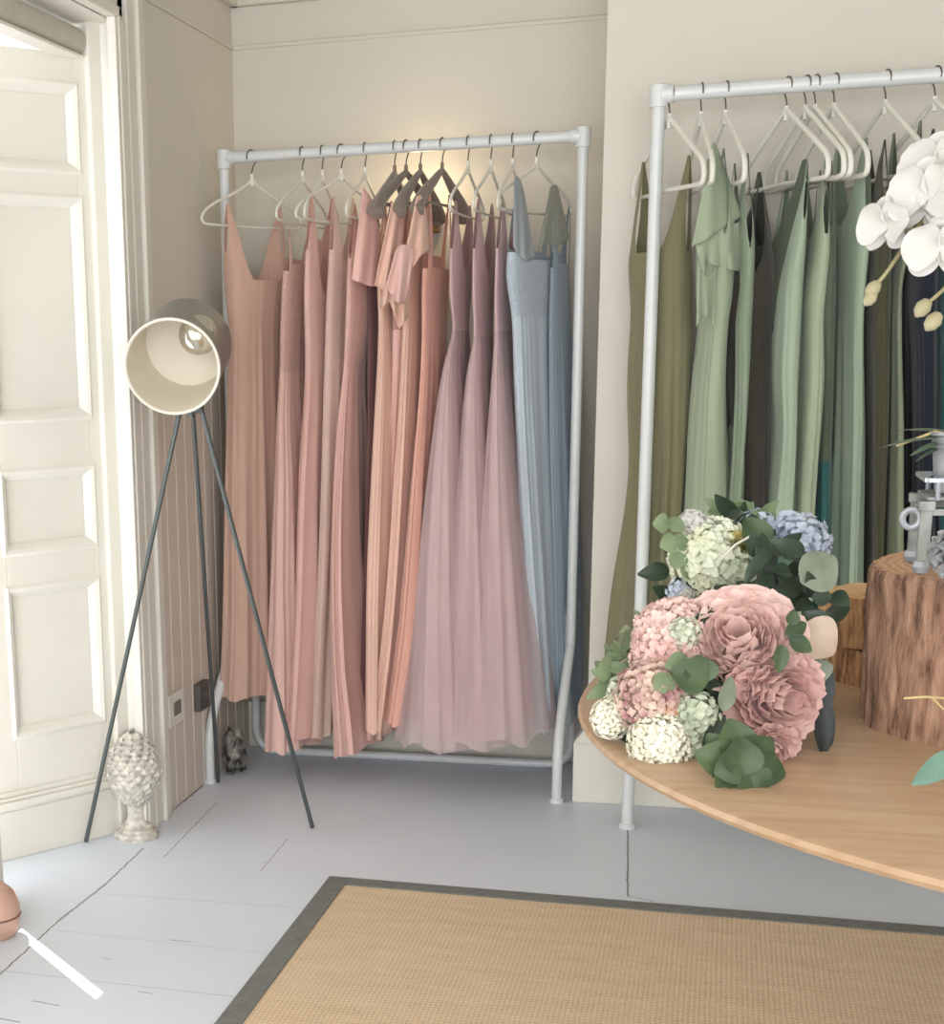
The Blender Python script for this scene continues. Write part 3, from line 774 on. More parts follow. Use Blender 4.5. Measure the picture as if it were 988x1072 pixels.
b = MB(); b.lathe([(R_, 0), (R_ * .985, Lsh * .5), (R_ * .965, Lsh), (R_ * .90, Lsh + .006), (0, Lsh + .006)], fc, 56, q_, False)
sm = pmat('shade_silver', rgb(150, 146, 138), .38, metal=.55, noise_scale=40, noise_amt=.06)
b.build('lamp_shade', sm, lamp, auto=True)
b = MB(); b.lathe([(R_, -.001), (R_ - .004, -.001), (R_ * .965, Lsh * .5), (R_ * .92, Lsh - .008), (0.001, Lsh - .008)], fc, 56, q_, False)
b.build('shade_lining', pmat('shade_cream', rgb(232, 224, 208), .55), lamp, auto=True)
b = MB()
ring = [q_ @ Vector((R_ * math.cos(t * math.pi / 32), R_ * math.sin(t * math.pi / 32), -.001)) + fc for t in range(65)]
b.tube(ring, .0028, 8, False); b.build('shade_rim', M_trim, lamp, auto=True)
bcx = on_y(206, 353, 3.565)
b = MB()
prof = [(.0, -.046)] + [(.046 * math.sin(a * math.pi / 14), -.046 * math.cos(a * math.pi / 14)) for a in range(1, 13)] + [(.018, .06), (.018, .085)]
b.lathe(prof, bcx + ax * .02, 32, q_)
b.build('light_bulb', pmat('mirror_bulb', rgb(205, 200, 188), .12, metal=.85), lamp, auto=True)

# ------------------------------------------------------------------ finial
fb = on_z(143, 876)
fin = empty('artichoke_finial', (fb.x, fb.y, 0), 'chalky white stone artichoke finial on the floor between the lamp legs', 'ornament')
M_st = pmat('chalk_stone', rgb(226, 220, 208), .95, noise_scale=60, noise_amt=.22, bump=1.0, bump_scale=110)
b = MB(); b.lathe([(.058, 0), (.060, .010), (.056, .017), (.045, .020), (.042, .027), (.045, .033), (.034, .040), (.025, .050), (.022, .068), (.023, .085), (.030, .098), (.034, .104), (.0, .108)], fb, 40)
b.build('pedestal', M_st, fin, auto=True)
b = MB()
H0 = .100; HH = .185
def bulbr(t): return .064 * math.sin(math.pi * min(1, (t * .86 + .12))) ** .75 + .003
b.lathe([(.02, 0)] + [(bulbr(i / 14) * .86, HH * i / 14) for i in range(14)] + [(.004, HH * .99)], fb + Vector((0, 0, H0)), 30)
rnd = random.Random(4)
for r in range(14):
    t = (r + .3) / 14.2; n = max(5, int(16 * math.sin(math.pi * min(1, t * .8 + .16)) + 1))
    for k in range(n):
        a = 2 * math.pi * (k + .5 * (r % 2)) / n; rr = bulbr(t)
        ca, sa = math.cos(a), math.sin(a); w = math.pi * rr / n * 1.15; hh = .021
        o = Vector((ca, sa, 0)); tn = Vector((-sa, ca, 0)); base = fb + Vector((0, 0, H0 + HH * t))
        j = rnd.uniform(-.003, .004)
        tipr = bulbr(min(1, t + .10)) + .004 + j
        p = [base + o * (rr * .92) - tn * w * .8 - Vector((0, 0, .008)), base + o * (rr * .92) + tn * w * .8 - Vector((0, 0, .008)),
             base + o * (rr * 1.03) + tn * w + Vector((0, 0, hh * .4)), base + o * tipr + Vector((0, 0, hh)), base + o * (rr * 1.03) - tn * w + Vector((0, 0, hh * .4)),
             base + o * (rr + .009 + j) + Vector((0, 0, hh * .35)), base + o * (rr * .85) + Vector((0, 0, hh * .6))]
        b.add(p, [(0, 1, 5), (1, 2, 5), (2, 3, 5), (3, 4, 5), (4, 0, 5), (3, 2, 6), (4, 3, 6)])
b.build('artichoke', M_st, fin, smooth=False)

# crumpled bag behind the rack foot
def crumple(name, c, r, h, mat, seed, parent=None, squash=(1, 1)):
    bm = bmesh.new(); bmesh.ops.create_icosphere(bm, subdivisions=4, radius=1)
    for v in bm.verts:
        n = mnoise.noise(v.co * 1.7 + Vector((seed, 0, 0))) * .35 + abs(mnoise.noise(v.co * 4 + Vector((0, seed, 0)))) * .35
        v.co *= 1 - .25 + n
        v.co = Vector((v.co.x * r * squash[0], v.co.y * r * squash[1], (v.co.z * .5 + .5) * h))
        if v.co.z < 0.004: v.co.z = 0.0
        v.co += Vector(c)
    me = bpy.data.meshes.new(name); bm.to_mesh(me); bm.free(); me.materials.append(mat)
    o = bpy.data.objects.new(name, me); COL.objects.link(o)
    for p in me.polygons: p.use_smooth = True
    if parent: o.parent = parent; me.transform(Matrix.Translation(-parent.location))
    return o
mb = pmat('mottled_bag', rgb(22, 22, 22), .45, noise_scale=26, col2=rgb(170, 165, 155))
tag(crumple('crumpled_bag', (-1.385, 4.43, 0), .045, .16, mb, 3), 'crumpled mottled black and white bag on the floor behind the rack foot', 'bag')

# ------------------------------------------------------------------ rug
rc, rl, rr_ = on_z(345, 921), on_z(228, 1072), on_z(988, 975)
ang_far = math.atan2(rr_.y - rc.y, rr_.x - rc.x)
rug = empty('jute_rug', (rc.x, rc.y, 0), 'flat-woven tan jute rug with a dark grey cloth border', 'rug')
dx = Vector((math.cos(ang_far), math.sin(ang_far), 0)); dyv = (rl - rc); dyv.z = 0; dyv.normalize()
RW, RL, BW = 1.7, 2.3, .05
def rp(s, t, z): return Vector((rc.x, rc.y, 0)) + dx * s + dyv * t + Vector((0, 0, z))
def woven():
    m = pmat('jute_weave', rgb(206, 168, 128), .95)
    nt = m.node_tree; N = nt.nodes; L = nt.links; bs = N['Principled BSDF']
    tc = N.new('ShaderNodeTexCoord')
    def wave(direction, scale, dist):
        w = N.new('ShaderNodeTexWave'); w.bands_direction = direction; w.inputs['Scale'].default_value = scale
        w.inputs['Distortion'].default_value = dist; w.inputs['Detail'].default_value = 2; w.inputs['Detail Scale'].default_value = 3
        L.new(tc.outputs['Object'], w.inputs['Vector']); return w.outputs['Fac']
    wx, wy = wave('X', 32, 1.2), wave('Y', 26, 2.0)
    mu = N.new('ShaderNodeMath'); mu.operation = 'MULTIPLY'; L.new(wx, mu.inputs[0]); L.new(wy, mu.inputs[1])
    nz = N.new('ShaderNodeTexNoise'); nz.inputs['Scale'].default_value = 14; nz.inputs['Detail'].default_value = 6
    mp = N.new('ShaderNodeMapping'); mp.inputs['Scale'].default_value = (.5, 2.2, 1); L.new(tc.outputs['Object'], mp.inputs[0]); L.new(mp.outputs[0], nz.inputs['Vector'])
    ad = N.new('ShaderNodeMath'); ad.operation = 'ADD'; L.new(mu.outputs[0], ad.inputs[0]); L.new(nz.outputs[0], ad.inputs[1])
    rp_ = N.new('ShaderNodeValToRGB'); rp_.color_ramp.elements[0].position = .35; rp_.color_ramp.elements[1].position = 1.15 if False else 1.0
    rp_.color_ramp.elements[0].color = rgb(204, 176, 144); rp_.color_ramp.elements[1].color = rgb(226, 202, 172)
    L.new(ad.outputs[0], rp_.inputs[0]); L.new(rp_.outputs[0], bs.inputs['Base Color'])
    bp = N.new('ShaderNodeBump'); bp.inputs['Strength'].default_value = .6; bp.inputs['Distance'].default_value = .003
    L.new(mu.outputs[0], bp.inputs['Height']); L.new(bp.outputs[0], bs.inputs['Normal'])
    return m
b = MB(); z1 = .007
b.add([rp(BW, BW, 0.0), rp(RW - BW, BW, 0), rp(RW - BW, RL - BW, 0), rp(BW, RL - BW, 0), rp(BW, BW, z1), rp(RW - BW, BW, z1), rp(RW - BW, RL - BW, z1), rp(BW, RL - BW, z1)],
      [(0, 3, 2, 1), (4, 5, 6, 7), (0, 1, 5, 4), (1, 2, 6, 5), (2, 3, 7, 6), (3, 0, 4, 7)])
b.build('woven_field', woven(), rug)
b = MB(); z2 = .010; nn = 4
o = [rp(0, 0, 0), rp(RW, 0, 0), rp(RW, RL, 0), rp(0, RL, 0)]; i = [rp(BW, BW, 0), rp(RW - BW, BW, 0), rp(RW - BW, RL - BW, 0), rp(BW, RL - BW, 0)]
up = Vector((0, 0, z2)); v = o + i + [p + up for p in o] + [p + up for p in i]; f = []
for k in range(4):
    n = (k + 1) % 4; f += [(8 + k, 8 + n, 12 + n, 12 + k), (k, n, 8 + n, 8 + k), (4 + k, 12 + k, 12 + n, 4 + n)]
b.add(v, f); b.build('border', pmat('grey_tape', rgb(124, 125, 121), .9, noise_scale=60, noise_amt=.12, bump=.5, bump_scale=300), rug)

# pouf corner low at the left edge
pq = on_z(15, 985)
pf = empty('leather_pouf', (pq.x - .06, pq.y + .02, 0), 'small rounded pink-tan leather pouf just inside the left edge of the floor', 'pouf')
b = MB(); b.lathe([(.042, 0), (.054, .012), (.060, .04), (.060, .07), (.052, .10), (.032, .118), (0, .123)], (pq.x - .058, pq.y + .02, 0), 32)
b.build('cushion', pmat('pink_leather', rgb(214, 172, 152), .5, noise_scale=12, noise_amt=.15), pf, auto=True)
ringp = [Vector((pq.x - .058 + .0605 * math.cos(t * math.pi / 24), pq.y + .02 + .0605 * math.sin(t * math.pi / 24), .05)) for t in range(49)]
b = MB(); b.tube(ringp, .0022, 8, False); b.build('piping', pmat('pouf_piping', rgb(120, 84, 74), .6), pf, auto=True)

# ------------------------------------------------------------------ table
TZ = .74; TC = Vector((.772, 2.37, 0)); TR = .965
def wood_mat():
    m = pmat('oak_top', rgb(186, 156, 126), .42, noise_scale=3.0, stretch=(1.2, 14, 4), col2=rgb(172, 140, 110), bump=.05, bump_scale=30, coat=.15)
    return m
M_wood = wood_mat()
tbl = empty('round_table', (TC.x, TC.y, 0), 'round light oak table with a thin bullnose edge, at the lower right', 'table')
b = MB(); b.lathe([(0, TZ - .022), (TR - .04, TZ - .022), (TR - .006, TZ - .016), (TR, TZ - .009), (TR - .003, TZ - .003), (TR - .010, TZ), (0, TZ)], TC, 128)
b.build('tabletop', M_wood, tbl, auto=True)
b = MB(); b.lathe([(.30, 0), (.30, .02), (.10, .05), (.055, .10), (.05, .55), (.09, .68), (.24, TZ - .022)], TC, 40); b.build('pedestal', M_wood, tbl, auto=True)

# ------------------------------------------------------------------ stumps
def bark_mat(nm, c1, c2, c3):
    m = bpy.data.materials.new(nm); m.use_nodes = True; nt = m.node_tree; N = nt.nodes; L = nt.links; bs = N['Principled BSDF']
    bs.inputs['Roughness'].default_value = .9
    tc = N.new('ShaderNodeTexCoord'); mp = N.new('ShaderNodeMapping'); mp.inputs['Scale'].default_value = (1, 1, .22); L.new(tc.outputs['Object'], mp.inputs[0])
    nz = N.new('ShaderNodeTexNoise'); nz.inputs['Scale'].default_value = 55; nz.inputs['Detail'].default_value = 8; nz.inputs['Roughness'].default_value = .7
    L.new(mp.outputs[0], nz.inputs['Vector'])
    r = N.new('ShaderNodeValToRGB'); r.color_ramp.elements[0].position = .36; r.color_ramp.elements[0].color = c3
    r.color_ramp.elements[1].position = .66; r.color_ramp.elements[1].color = c1
    e = r.color_ramp.elements.new(.5); e.color = c2
    L.new(nz.outputs[0], r.inputs[0]); L.new(r.outputs[0], bs.inputs['Base Color'])
    bp = N.new('ShaderNodeBump'); bp.inputs['Strength'].default_value = .9; bp.inputs['Distance'].default_value = .006
    L.new(nz.outputs[0], bp.inputs['Height']); L.new(bp.outputs[0], bs.inputs['Normal'])
    return m
def top_mat(nm, c1, c2):
    m = bpy.data.materials.new(nm); m.use_nodes = True; nt = m.node_tree; N = nt.nodes; L = nt.links; bs = N['Principled BSDF']
    bs.inputs['Roughness'].default_value = .75
    tc = N.new('ShaderNodeTexCoord')
    w = N.new('ShaderNodeTexWave'); w.wave_type = 'RINGS'; w.rings_direction = 'Z'; w.inputs['Scale'].default_value = 26; w.inputs['Distortion'].default_value = 3.5
    w.inputs['Detail'].default_value = 4; w.inputs['Detail Scale'].default_value = 2
    L.new(tc.outputs['Object'], w.inputs['Vector'])
    mx = N.new('ShaderNodeMix'); mx.data_type = 'RGBA'; mx.inputs[6].default_value = c1; mx.inputs[7].default_value = c2
    L.new(w.outputs['Fac'], mx.inputs[0]); L.new(mx.outputs[2], bs.inputs['Base Color'])
    return m
def stump(name, label, c, r, h, z0, seed, mb_, mt):
    e = empty(name, (c[0], c[1], z0), label, 'tree stump')
    n, k = 220, 26; V = []
    def rad(a, t):
        d = Vector((math.cos(a) * 2.0, math.sin(a) * 2.0, t * .35 + seed))
        g = mnoise.noise(d * 6.0) ; g2 = mnoise.noise(Vector((math.cos(a) * 14, math.sin(a) * 14, t * 1.1 + seed)))
        big = mnoise.noise(Vector((math.cos(a) * .9, math.sin(a) * .9, seed)))
        gr = -abs(g2) ** .6 * .045
        return r * (1 + big * .05 + g * .018 + gr + .035) * (1 + .012 * t)
    for j in range(k + 1):
        t = j / k
        for i in range(n):
            a = 2 * math.pi * i / n; rr = rad(a, t * h * 6) * (1 - (.02 if t > .98 else 0))
            z = h * t + (mnoise.noise(Vector((math.cos(a) * 2, math.sin(a) * 2, seed + 5))) * .012 if j == k else 0) + (mnoise.noise(Vector((math.cos(a) * 2, math.sin(a) * 2, seed + 5))) * .012 * t if j < k else 0)
            V.append(Vector((c[0] + rr * math.cos(a), c[1] + rr * math.sin(a), z0 + z)))
    Fc = [(j * n + i, j * n + (i + 1) % n, (j + 1) * n + (i + 1) % n, (j + 1) * n + i) for j in range(k) for i in range(n)]
    link_mesh('bark', V, Fc, mb_, e)
    top = V[-n:]; V2 = list(top); rings = 10
    for q in range(1, rings):
        f_ = 1 - q / rings
        for i in range(n):
            p = top[i]; a = 2 * math.pi * i / n
            cr = -.004 * max(0, 1 - abs(((a * 3 + 1) % 2.1) - 1) * 14) * (1 if q < 8 else .2)
            V2.append(Vector((c[0] + (p.x - c[0]) * f_, c[1] + (p.y - c[1]) * f_, z0 + h + (p.z - z0 - h) * f_ + mnoise.noise(p * 20 + Vector((q, 0, 0))) * .0012 + cr)))
    V2.append(Vector((c[0], c[1], z0 + h)))
    F2 = [(q * n + i, q * n + (i + 1) % n, (q + 1) * n + (i + 1) % n, (q + 1) * n + i) for q in range(rings - 1) for i in range(n)]
    F2 += [((rings - 1) * n + i, (rings - 1) * n + (i + 1) % n, len(V2) - 1) for i in range(n)]
    o = link_mesh('cut_face', V2, F2, mt, e)
    return e
MBk = bark_mat('bark', rgb(180, 144, 120), rgb(150, 114, 92), rgb(86, 60, 48))
MTp = top_mat('end_grain', rgb(206, 166, 132), rgb(184, 142, 108))
stump('tree_stump', 'large bark-covered tree stump standing on the round table', (.398, 2.272), .200, .214, TZ, 3.1, MBk, MTp)
MBk2 = bark_mat('bark_pale', rgb(206, 168, 122), rgb(168, 124, 84), rgb(96, 62, 42))
MTp2 = top_mat('end_grain_pale', rgb(214, 178, 134), rgb(196, 156, 112))
stump('log_slice', 'low pale log slice lying on the table behind the large stump', (.265, 2.56), .095, .055, TZ, 8.2, MBk2, MTp2)
stump('log_slice', 'smaller pale log slice stacked on the low log behind the large stump', (.235, 2.56), .085, .075, TZ + .058, 5.5, MBk2, MTp2)

# ------------------------------------------------------------------ flowers
def orient(n, roll=0.0):
    q = Vector(n).normalized().to_track_quat('Z', 'Y').to_matrix()
    return q @ Matrix.Rotation(roll, 3, 'Z')
def petal(mb, c, M, r0, r1, z0, z1, a, wid, curl, rnd, ruf=.15, nu=6, nv=6):
    """petal from radius r0,height z0 at its base to r1,z1 at its tip, in local frame; a = angle"""
    V = []
    ph = rnd.uniform(0, 6.28); fq = rnd.uniform(2.5, 4.5)
    for j in range(nv + 1):
        t = j / nv
        rr = r0 + (r1 - r0) * t; zz = z0 + (z1 - z0) * (t ** curl)
        w = wid * math.sin(math.pi * (.10 + .58 * t)) ** .8
        for i in range(nu + 1):
            s = i / nu * 2 - 1
            cup = (s * s) * wid * .35
            e = ruf * wid * t * t * math.sin(fq * s * 3 + ph)
            tt = rr - (abs(s) ** 2.6) * wid * .62 * t
            p = Vector((tt, s * w, zz + cup + e))
            p = Vector((p.x * math.cos(a) - p.y * math.sin(a), p.x * math.sin(a) + p.y * math.cos(a), p.z))
            V.append(M @ p + c)
    Fc = [(j * (nu + 1) + i, j * (nu + 1) + i + 1, (j + 1) * (nu + 1) + i + 1, (j + 1) * (nu + 1) + i) for j in range(nv) for i in range(nu)]
    mb.add(V, Fc)
def peony(name, c, n, R, mat, parent, seed, layers=6, ruf=.22, full=1.0, label=None):
    rnd = random.Random(seed); M = orient(n, rnd.uniform(0, 6)); mb = MB(); c = Vector(c)
    for L_ in range(layers):
        f = L_ / (layers - 1)             # 0 outer .. 1 inner
        cnt = int(11 - 5 * f)
        for k in range(cnt):
            a = 2 * math.pi * (k + .5 * (L_ % 2)) / cnt + rnd.uniform(-.2, .2)
            r1 = R * (1.0 - .80 * f) * rnd.uniform(.86, 1.08); z1 = R * (.10 + .62 * f * full) * rnd.uniform(.85, 1.15)
            petal(mb, c, M, R * .10 * (1 - f), r1, -R * .30 * (1 - f), z1, a, R * (.46 - .16 * f), .9 + f * 1.2, rnd, ruf, 8, 7)
    o = mb.build(name, mat, parent, smooth=True)
    if label: o['label'] = label
    return o
def florets(name, c, n, R, mat, parent, seed, cnt=90, fs=.14, flat=.75, label=None, pn=4):
    """domed head of many small open florets (hydrangea / mum / cauliflower-like cream head)"""
    rnd = random.Random(seed); M = orient(n); mb = MB(); c = Vector(c)
    for k in range(cnt):
        ph = k * 2.39996; z = 1 - (k + .5) / cnt * 1.35
        rr = math.sqrt(max(0, 1 - z * z)); d = Vector((rr * math.cos(ph), rr * math.sin(ph), z))
        jit = rnd.uniform(.86, 1.06)
        q = Vector((d.x * R, d.y * R, d.z * R * flat)) * jit
        M2 = orient(M @ (d + Vector([rnd.uniform(-.25, .25) for _ in range(3)])), rnd.uniform(0, 6))
        for s in range(pn):
            petal(mb, c + M @ q, M2, 0, R * fs, 0, R * fs * .35, 2 * math.pi * s / pn, R * fs * .55, 1.4, rnd, .2, 3, 3)
    bm = bmesh.new(); bmesh.ops.create_icosphere(bm, subdivisions=2, radius=1)
    mb.add([c + M @ Vector((v.co.x * R * .84, v.co.y * R * .84, v.co.z * R * flat * .84)) for v in bm.verts], [tuple(v.index for v in f.verts) for f in bm.faces]); bm.free()
    o = mb.build(name, mat, parent, smooth=True)
    if label: o['label'] = label
    return o
def leaf(mb, c, d, up, L_, w, curl=.2, nu=4, nv=9, lobes=0, tip=1.0):
    c = Vector(c); d = Vector(d).normalized(); up = Vector(up); s = d.cross(up).normalized(); up = s.cross(d).normalized()
    V = []
    for j in range(nv + 1):
        t = j / nv
        ww = w * (math.sin(math.pi * (t ** (.8 * tip)) * .97 + .03) ** .8)
        if lobes: ww *= 1 + .28 * math.sin(lobes * 2 * math.pi * t)
        cen = c + d * (L_ * t) + up * (-curl * L_ * t * t)
        for i in range(nu + 1):
            q = i / nu * 2 - 1
            V.append(cen + s * (ww * q) + up * (abs(q) * ww * .28))
    mb.add(V, [(j * (nu + 1) + i, j * (nu + 1) + i + 1, (j + 1) * (nu + 1) + i + 1, (j + 1) * (nu + 1) + i) for j in range(nv) for i in range(nu)])
def petm(name, c1, c2, **k):
    a = dict(rough=.7, noise_scale=24, col2=c2, transl=.22, sheen=.15); a.update(k); return pmat(name, c1, **a)
F_pink = petm('petal_pink', rgb(244, 216, 208), rgb(234, 196, 188))
F_dusty = petm('petal_dusty', rgb(236, 202, 194), rgb(218, 174, 168))
F_mum = petm('petal_shell', rgb(242, 214, 206), rgb(232, 192, 184))
F_cream = petm('petal_cream', rgb(242, 238, 222), rgb(228, 222, 200), transl=.12)
F_white = petm('petal_white', rgb(212, 208, 206), rgb(198, 196, 186), transl=.12)
F_lime = petm('petal_lime', rgb(238, 240, 224), rgb(224, 226, 190), noise_scale=16)
F_blue = petm('petal_blue', rgb(206, 214, 226), rgb(184, 194, 212))
F_mv = petm('petal_mauve_cream', rgb(236, 214, 196), rgb(172, 118, 124), noise_scale=40)
F_pg = petm('petal_pale_green', rgb(220, 224, 204), rgb(186, 196, 170), noise_scale=40)
L_dark = petm('leaf_dark', rgb(52, 70, 50), rgb(28, 44, 32), rough=.5)
L_mid = petm('leaf_mid', rgb(78, 98, 58), rgb(46, 66, 40), rough=.5)
L_sage = petm('leaf_sage', rgb(134, 150, 112), rgb(104, 122, 90), rough=.6)
L_grey = petm('leaf_grey', rgb(142, 152, 132), rgb(100, 108, 92), rough=.6)
L_black = petm('leaf_black', rgb(22, 34, 32), rgb(14, 22, 22), rough=.5)
L_blue = petm('leaf_blue_green', rgb(112, 148, 132), rgb(84, 120, 106), rough=.55)
M_tw = pmat('twig', rgb(190, 170, 120), .7)

def P(px, py, y): return on_y(px, py, y)
TOC = lambda p: (CPOS - Vector(p)).normalized()

# lower bouquet -------------------------------------------------------------
bq = empty('flower_bouquet', P(750, 790, 2.12), 'pink peony and cream bouquet lying on the left side of the round table', 'bouquet')
c = P(775, 676, 2.07); peony('peony', c, TOC(c) + Vector((-.1, 0, .45)), .080, F_pink, bq, 1, 7, .17, label='largest pale pink peony')
c = P(808, 727, 2.05); peony('peony', c, TOC(c) + Vector((.5, 0, -.15)), .072, F_dusty, bq, 2, 6, .17, label='dusty pink peony at the lower right')
c = P(806, 780, 2.02); peony('peony', c, TOC(c) + Vector((.2, 0, -.6)), .036, F_dusty, bq, 7, 4, .17)
c = P(704, 668, 2.09); florets('chrysanthemum', c, TOC(c) + Vector((-.7, 0, .5)), .050, F_mum, bq, 3, 240, .17, .85, label='fluffy shell pink chrysanthemum', pn=3)
c = P(690, 685, 2.07); florets('chrysanthemum', c, TOC(c) + Vector((-.6, 0, .1)), .036, F_mum, bq, 13, 80, .22, .8, pn=3)
c = P(686, 728, 2.04); florets('hydrangea', c, TOC(c) + Vector((-.5, 0, .2)), .050, F_mv, bq, 4, 190, .13, .8, label='mauve and cream speckled flower head')
c = P(735, 680, 2.07); florets('hydrangea', c, TOC(c) + Vector((-.3, 0, .1)), .030, F_mv, bq, 14, 60, .22, .8)
c = P(691, 778, 2.00); florets('carnation', c, TOC(c) + Vector((-.1, 0, .1)), .038, F_cream, bq, 5, 260, .14, .85, label='round cream carnation', pn=3)
c = P(640, 752, 2.06); florets('carnation', c, TOC(c) + Vector((-.7, 0, .1)), .026, F_cream, bq, 6, 150, .17, .9, pn=3)
c = P(652, 725, 2.07); florets('hydrangea', c, TOC(c) + Vector((-.7, 0, .3)), .020, F_pg, bq, 9, 40, .3, .9)
c = P(728, 748, 2.01); florets('hydrangea', c, TOC(c), .026, F_pg, bq, 10, 50, .28, .8, label='pale green floret cluster')
c = P(722, 775, 2.01); florets('hydrangea', c, TOC(c), .020, F_pg, bq, 11, 36, .3, .8)
c = P(716, 662, 2.05); florets('hydrangea', c, TOC(c), .018, F_pg, bq, 12, 30, .3, .8)
c = P(706, 745, 2.01); florets('hydrangea', c, TOC(c), .016, petm('petal_apricot', rgb(232, 190, 160), rgb(216, 150, 120)), bq, 18, 26, .3, .8)
def lf(px, py, y, ang, L_, w, mat, parent, curl=.2, tilt=.3, **k):
    """leaf: base at a point, running in direction ang (deg, image-like, 0 = right, 90 = up), leaning to the viewer by tilt"""
    a = math.radians(ang); d = VR * math.cos(a) + VU * math.sin(a) - VF * tilt
    mb = MB(); leaf(mb, P(px, py, y), d, -VF, L_, w, curl, **k)
    o = mb.build('leaf', mat, parent, smooth=True); return o
# dark foliage mass inside
rnd = random.Random(9)
def foliage(name, pts, mat, parent, n, L_, w, seed, spread=.05):
    rnd = random.Random(seed); mb = MB()
    for k in range(n):
        a = pts[k % len(pts)]; c = P(*a) + Vector([rnd.gauss(0, spread * .45) for _ in range(3)])
        c.z = max(c.z, TZ + .008)
        d = Vector((rnd.uniform(-1, 1), rnd.uniform(-1, .3), rnd.uniform(-.35, .9)))
        if c.z + d.normalized().z * L_ < TZ + .01: d.z = abs(d.z)
        leaf(mb, c, d, Vector((rnd.uniform(-.5, .5), -1, rnd.uniform(-.2, 1))), L_ * rnd.uniform(.7, 1.2), w * rnd.uniform(.7, 1.2), .25)
    return mb.build(name, mat, parent, smooth=True)
foliage('foliage', [(760, 770, 2.08), (740, 720, 2.10), (790, 700, 2.12), (700, 700, 2.12), (780, 640, 2.14), (745, 790, 2.07), (760, 740, 2.06), (800, 690, 2.10), (670, 740, 2.10)], L_dark, bq, 130, .045, .013, 3)
foliage('foliage', [(830, 610, 2.14), (840, 640, 2.14), (800, 600, 2.16), (835, 700, 2.13)], L_dark, bq, 40, .04, .012, 5, .04)
foliage('foliage', [(655, 690, 2.12), (650, 715, 2.11), (665, 680, 2.13)], L_sage, bq, 26, .035, .010, 6, .03)
for (px, py, y, an, L_, w) in [(776, 796, 1.90, 105, .050, .024), (772, 800, 1.895, 165, .050, .024), (778, 800, 1.89, 40, .045, .024), (772, 806, 1.88, 235, .036, .022), (782, 806, 1.88, 300, .036, .022), (786, 802, 1.885, 345, .042, .020), (776, 808, 1.88, 270, .030, .020), (764, 796, 1.91, 130, .04, .018), (777, 812, 1.872, 92, .045, .024), (774, 800, 1.872, 200, .03, .02)]:
    lf(px, py, y, an, L_, w, L_mid, bq, .25, .15)
for (px, py, y, an, L_, w, m_) in [(742, 712, 2.0, 165, .048, .024, L_mid), (735, 716, 2.0, 100, .036, .022, L_mid), (756, 745, 1.99, 75, .045, .011, L_grey), (738, 785, 1.99, 60, .05, .012, L_dark),
                                   (862, 690, 2.1, 268, .085, .014, L_black), (858, 735, 2.08, 275, .07, .013, L_black), (855, 720, 2.09, 285, .075, .012, L_black),
                                   (822, 665, 2.02, 30, .030, .011, L_mid), (826, 668, 2.02, 330, .032, .011, L_mid), (818, 675, 2.02, 265, .034, .010, L_mid), (828, 655, 2.02, 80, .02, .009, L_mid),
                                   (838, 610, 2.10, 35, .055, .028, L_grey), (842, 640, 2.10, 300, .05, .022, L_dark), (850, 625, 2.10, 0, .025, .012, L_dark),
                                   (838, 655, 2.08, 320, .055, .030, petm('dried_petal', rgb(206, 186, 168), rgb(178, 156, 138))), (850, 690, 2.08, 280, .035, .022, L_grey),
                                   (800, 800, 2.0, 330, .06, .010, L_dark), (720, 690, 2.02, 200, .03, .014, L_pg if False else L_sage), (700, 705, 2.01, 240, .03, .015, L_sage)]:
    lf(px, py, y, an, L_, w, m_, bq, .15, .1)
b = MB()
for k in range(7):
    a = P(770 + k * 4, 720, 2.12); b.tube(catmull([a, a + Vector((.06, .10, -.03)), Vector((.09 + .012 * k, 2.30 + .01 * k, TZ + .012))], 5), .0026, 6)
b.build('stems', L_mid, bq, smooth=True)
b = MB(); b.tube([P(778, 823, 1.93), P(781, 818, 1.95), P(785, 805, 1.975)], .0011, 5); b.build('stem_end', M_tw, bq)

# upper bouquet in a glass vase ---------------------------------------------
vb = Vector((P(765, 600, 2.34).x, 2.34, TZ))
vase = empty('glass_vase', vb, 'clear glass vase of white and blue flowers, behind the pink bouquet', 'vase')
b = MB(); b.lathe([(.0, .004), (.044, .004), (.055, .03), (.062, .10), (.068, .20), (.072, .24)], vb, 40, None, False); b.lathe([(.0, .0), (.047, .0), (.058, .03), (.065, .10), (.071, .20), (.075, .24), (.072, .243)], vb, 40, None, False)
gm = bpy.data.materials.new('clear_glass'); gm.use_nodes = True
g = gm.node_tree.nodes['Principled BSDF']; g.inputs['Transmission Weight'].default_value = 1; g.inputs['Roughness'].default_value = .02; g.inputs['IOR'].default_value = 1.1; g.inputs['Base Color'].default_value = (.93, .96, .96, 1)
b.build('glass', gm, vase, auto=True)
fq = empty('flower_bouquet', vb + Vector((0, 0, .2)), 'white, lime and pale blue bouquet standing in the glass vase', 'bouquet')
c = P(745, 585, 2.30); florets('chrysanthemum', c, TOC(c) + Vector((-.3, 0, .3)), .054, F_lime, fq, 21, 240, .16, .75, label='white and lime chrysanthemum', pn=3)
c = P(826, 575, 2.33); peony('carnation', c, TOC(c) + Vector((.5, 0, .2)), .052, F_blue, fq, 22, 6, .16, label='pale blue carnation')
c = P(836, 568, 2.33); florets('carnation', c, TOC(c) + Vector((.4, 0, .7)), .040, F_blue, fq, 32, 80, .2, .8, pn=3)
c = P(790, 556, 2.35); florets('hydrangea', c, TOC(c) + Vector((0, 0, .6)), .030, F_blue, fq, 24, 50, .24, .8)
c = P(725, 547, 2.30); florets('rose', c, TOC(c), .016, F_white, fq, 23, 50, .34, .9, label='small round white flower', pn=3)
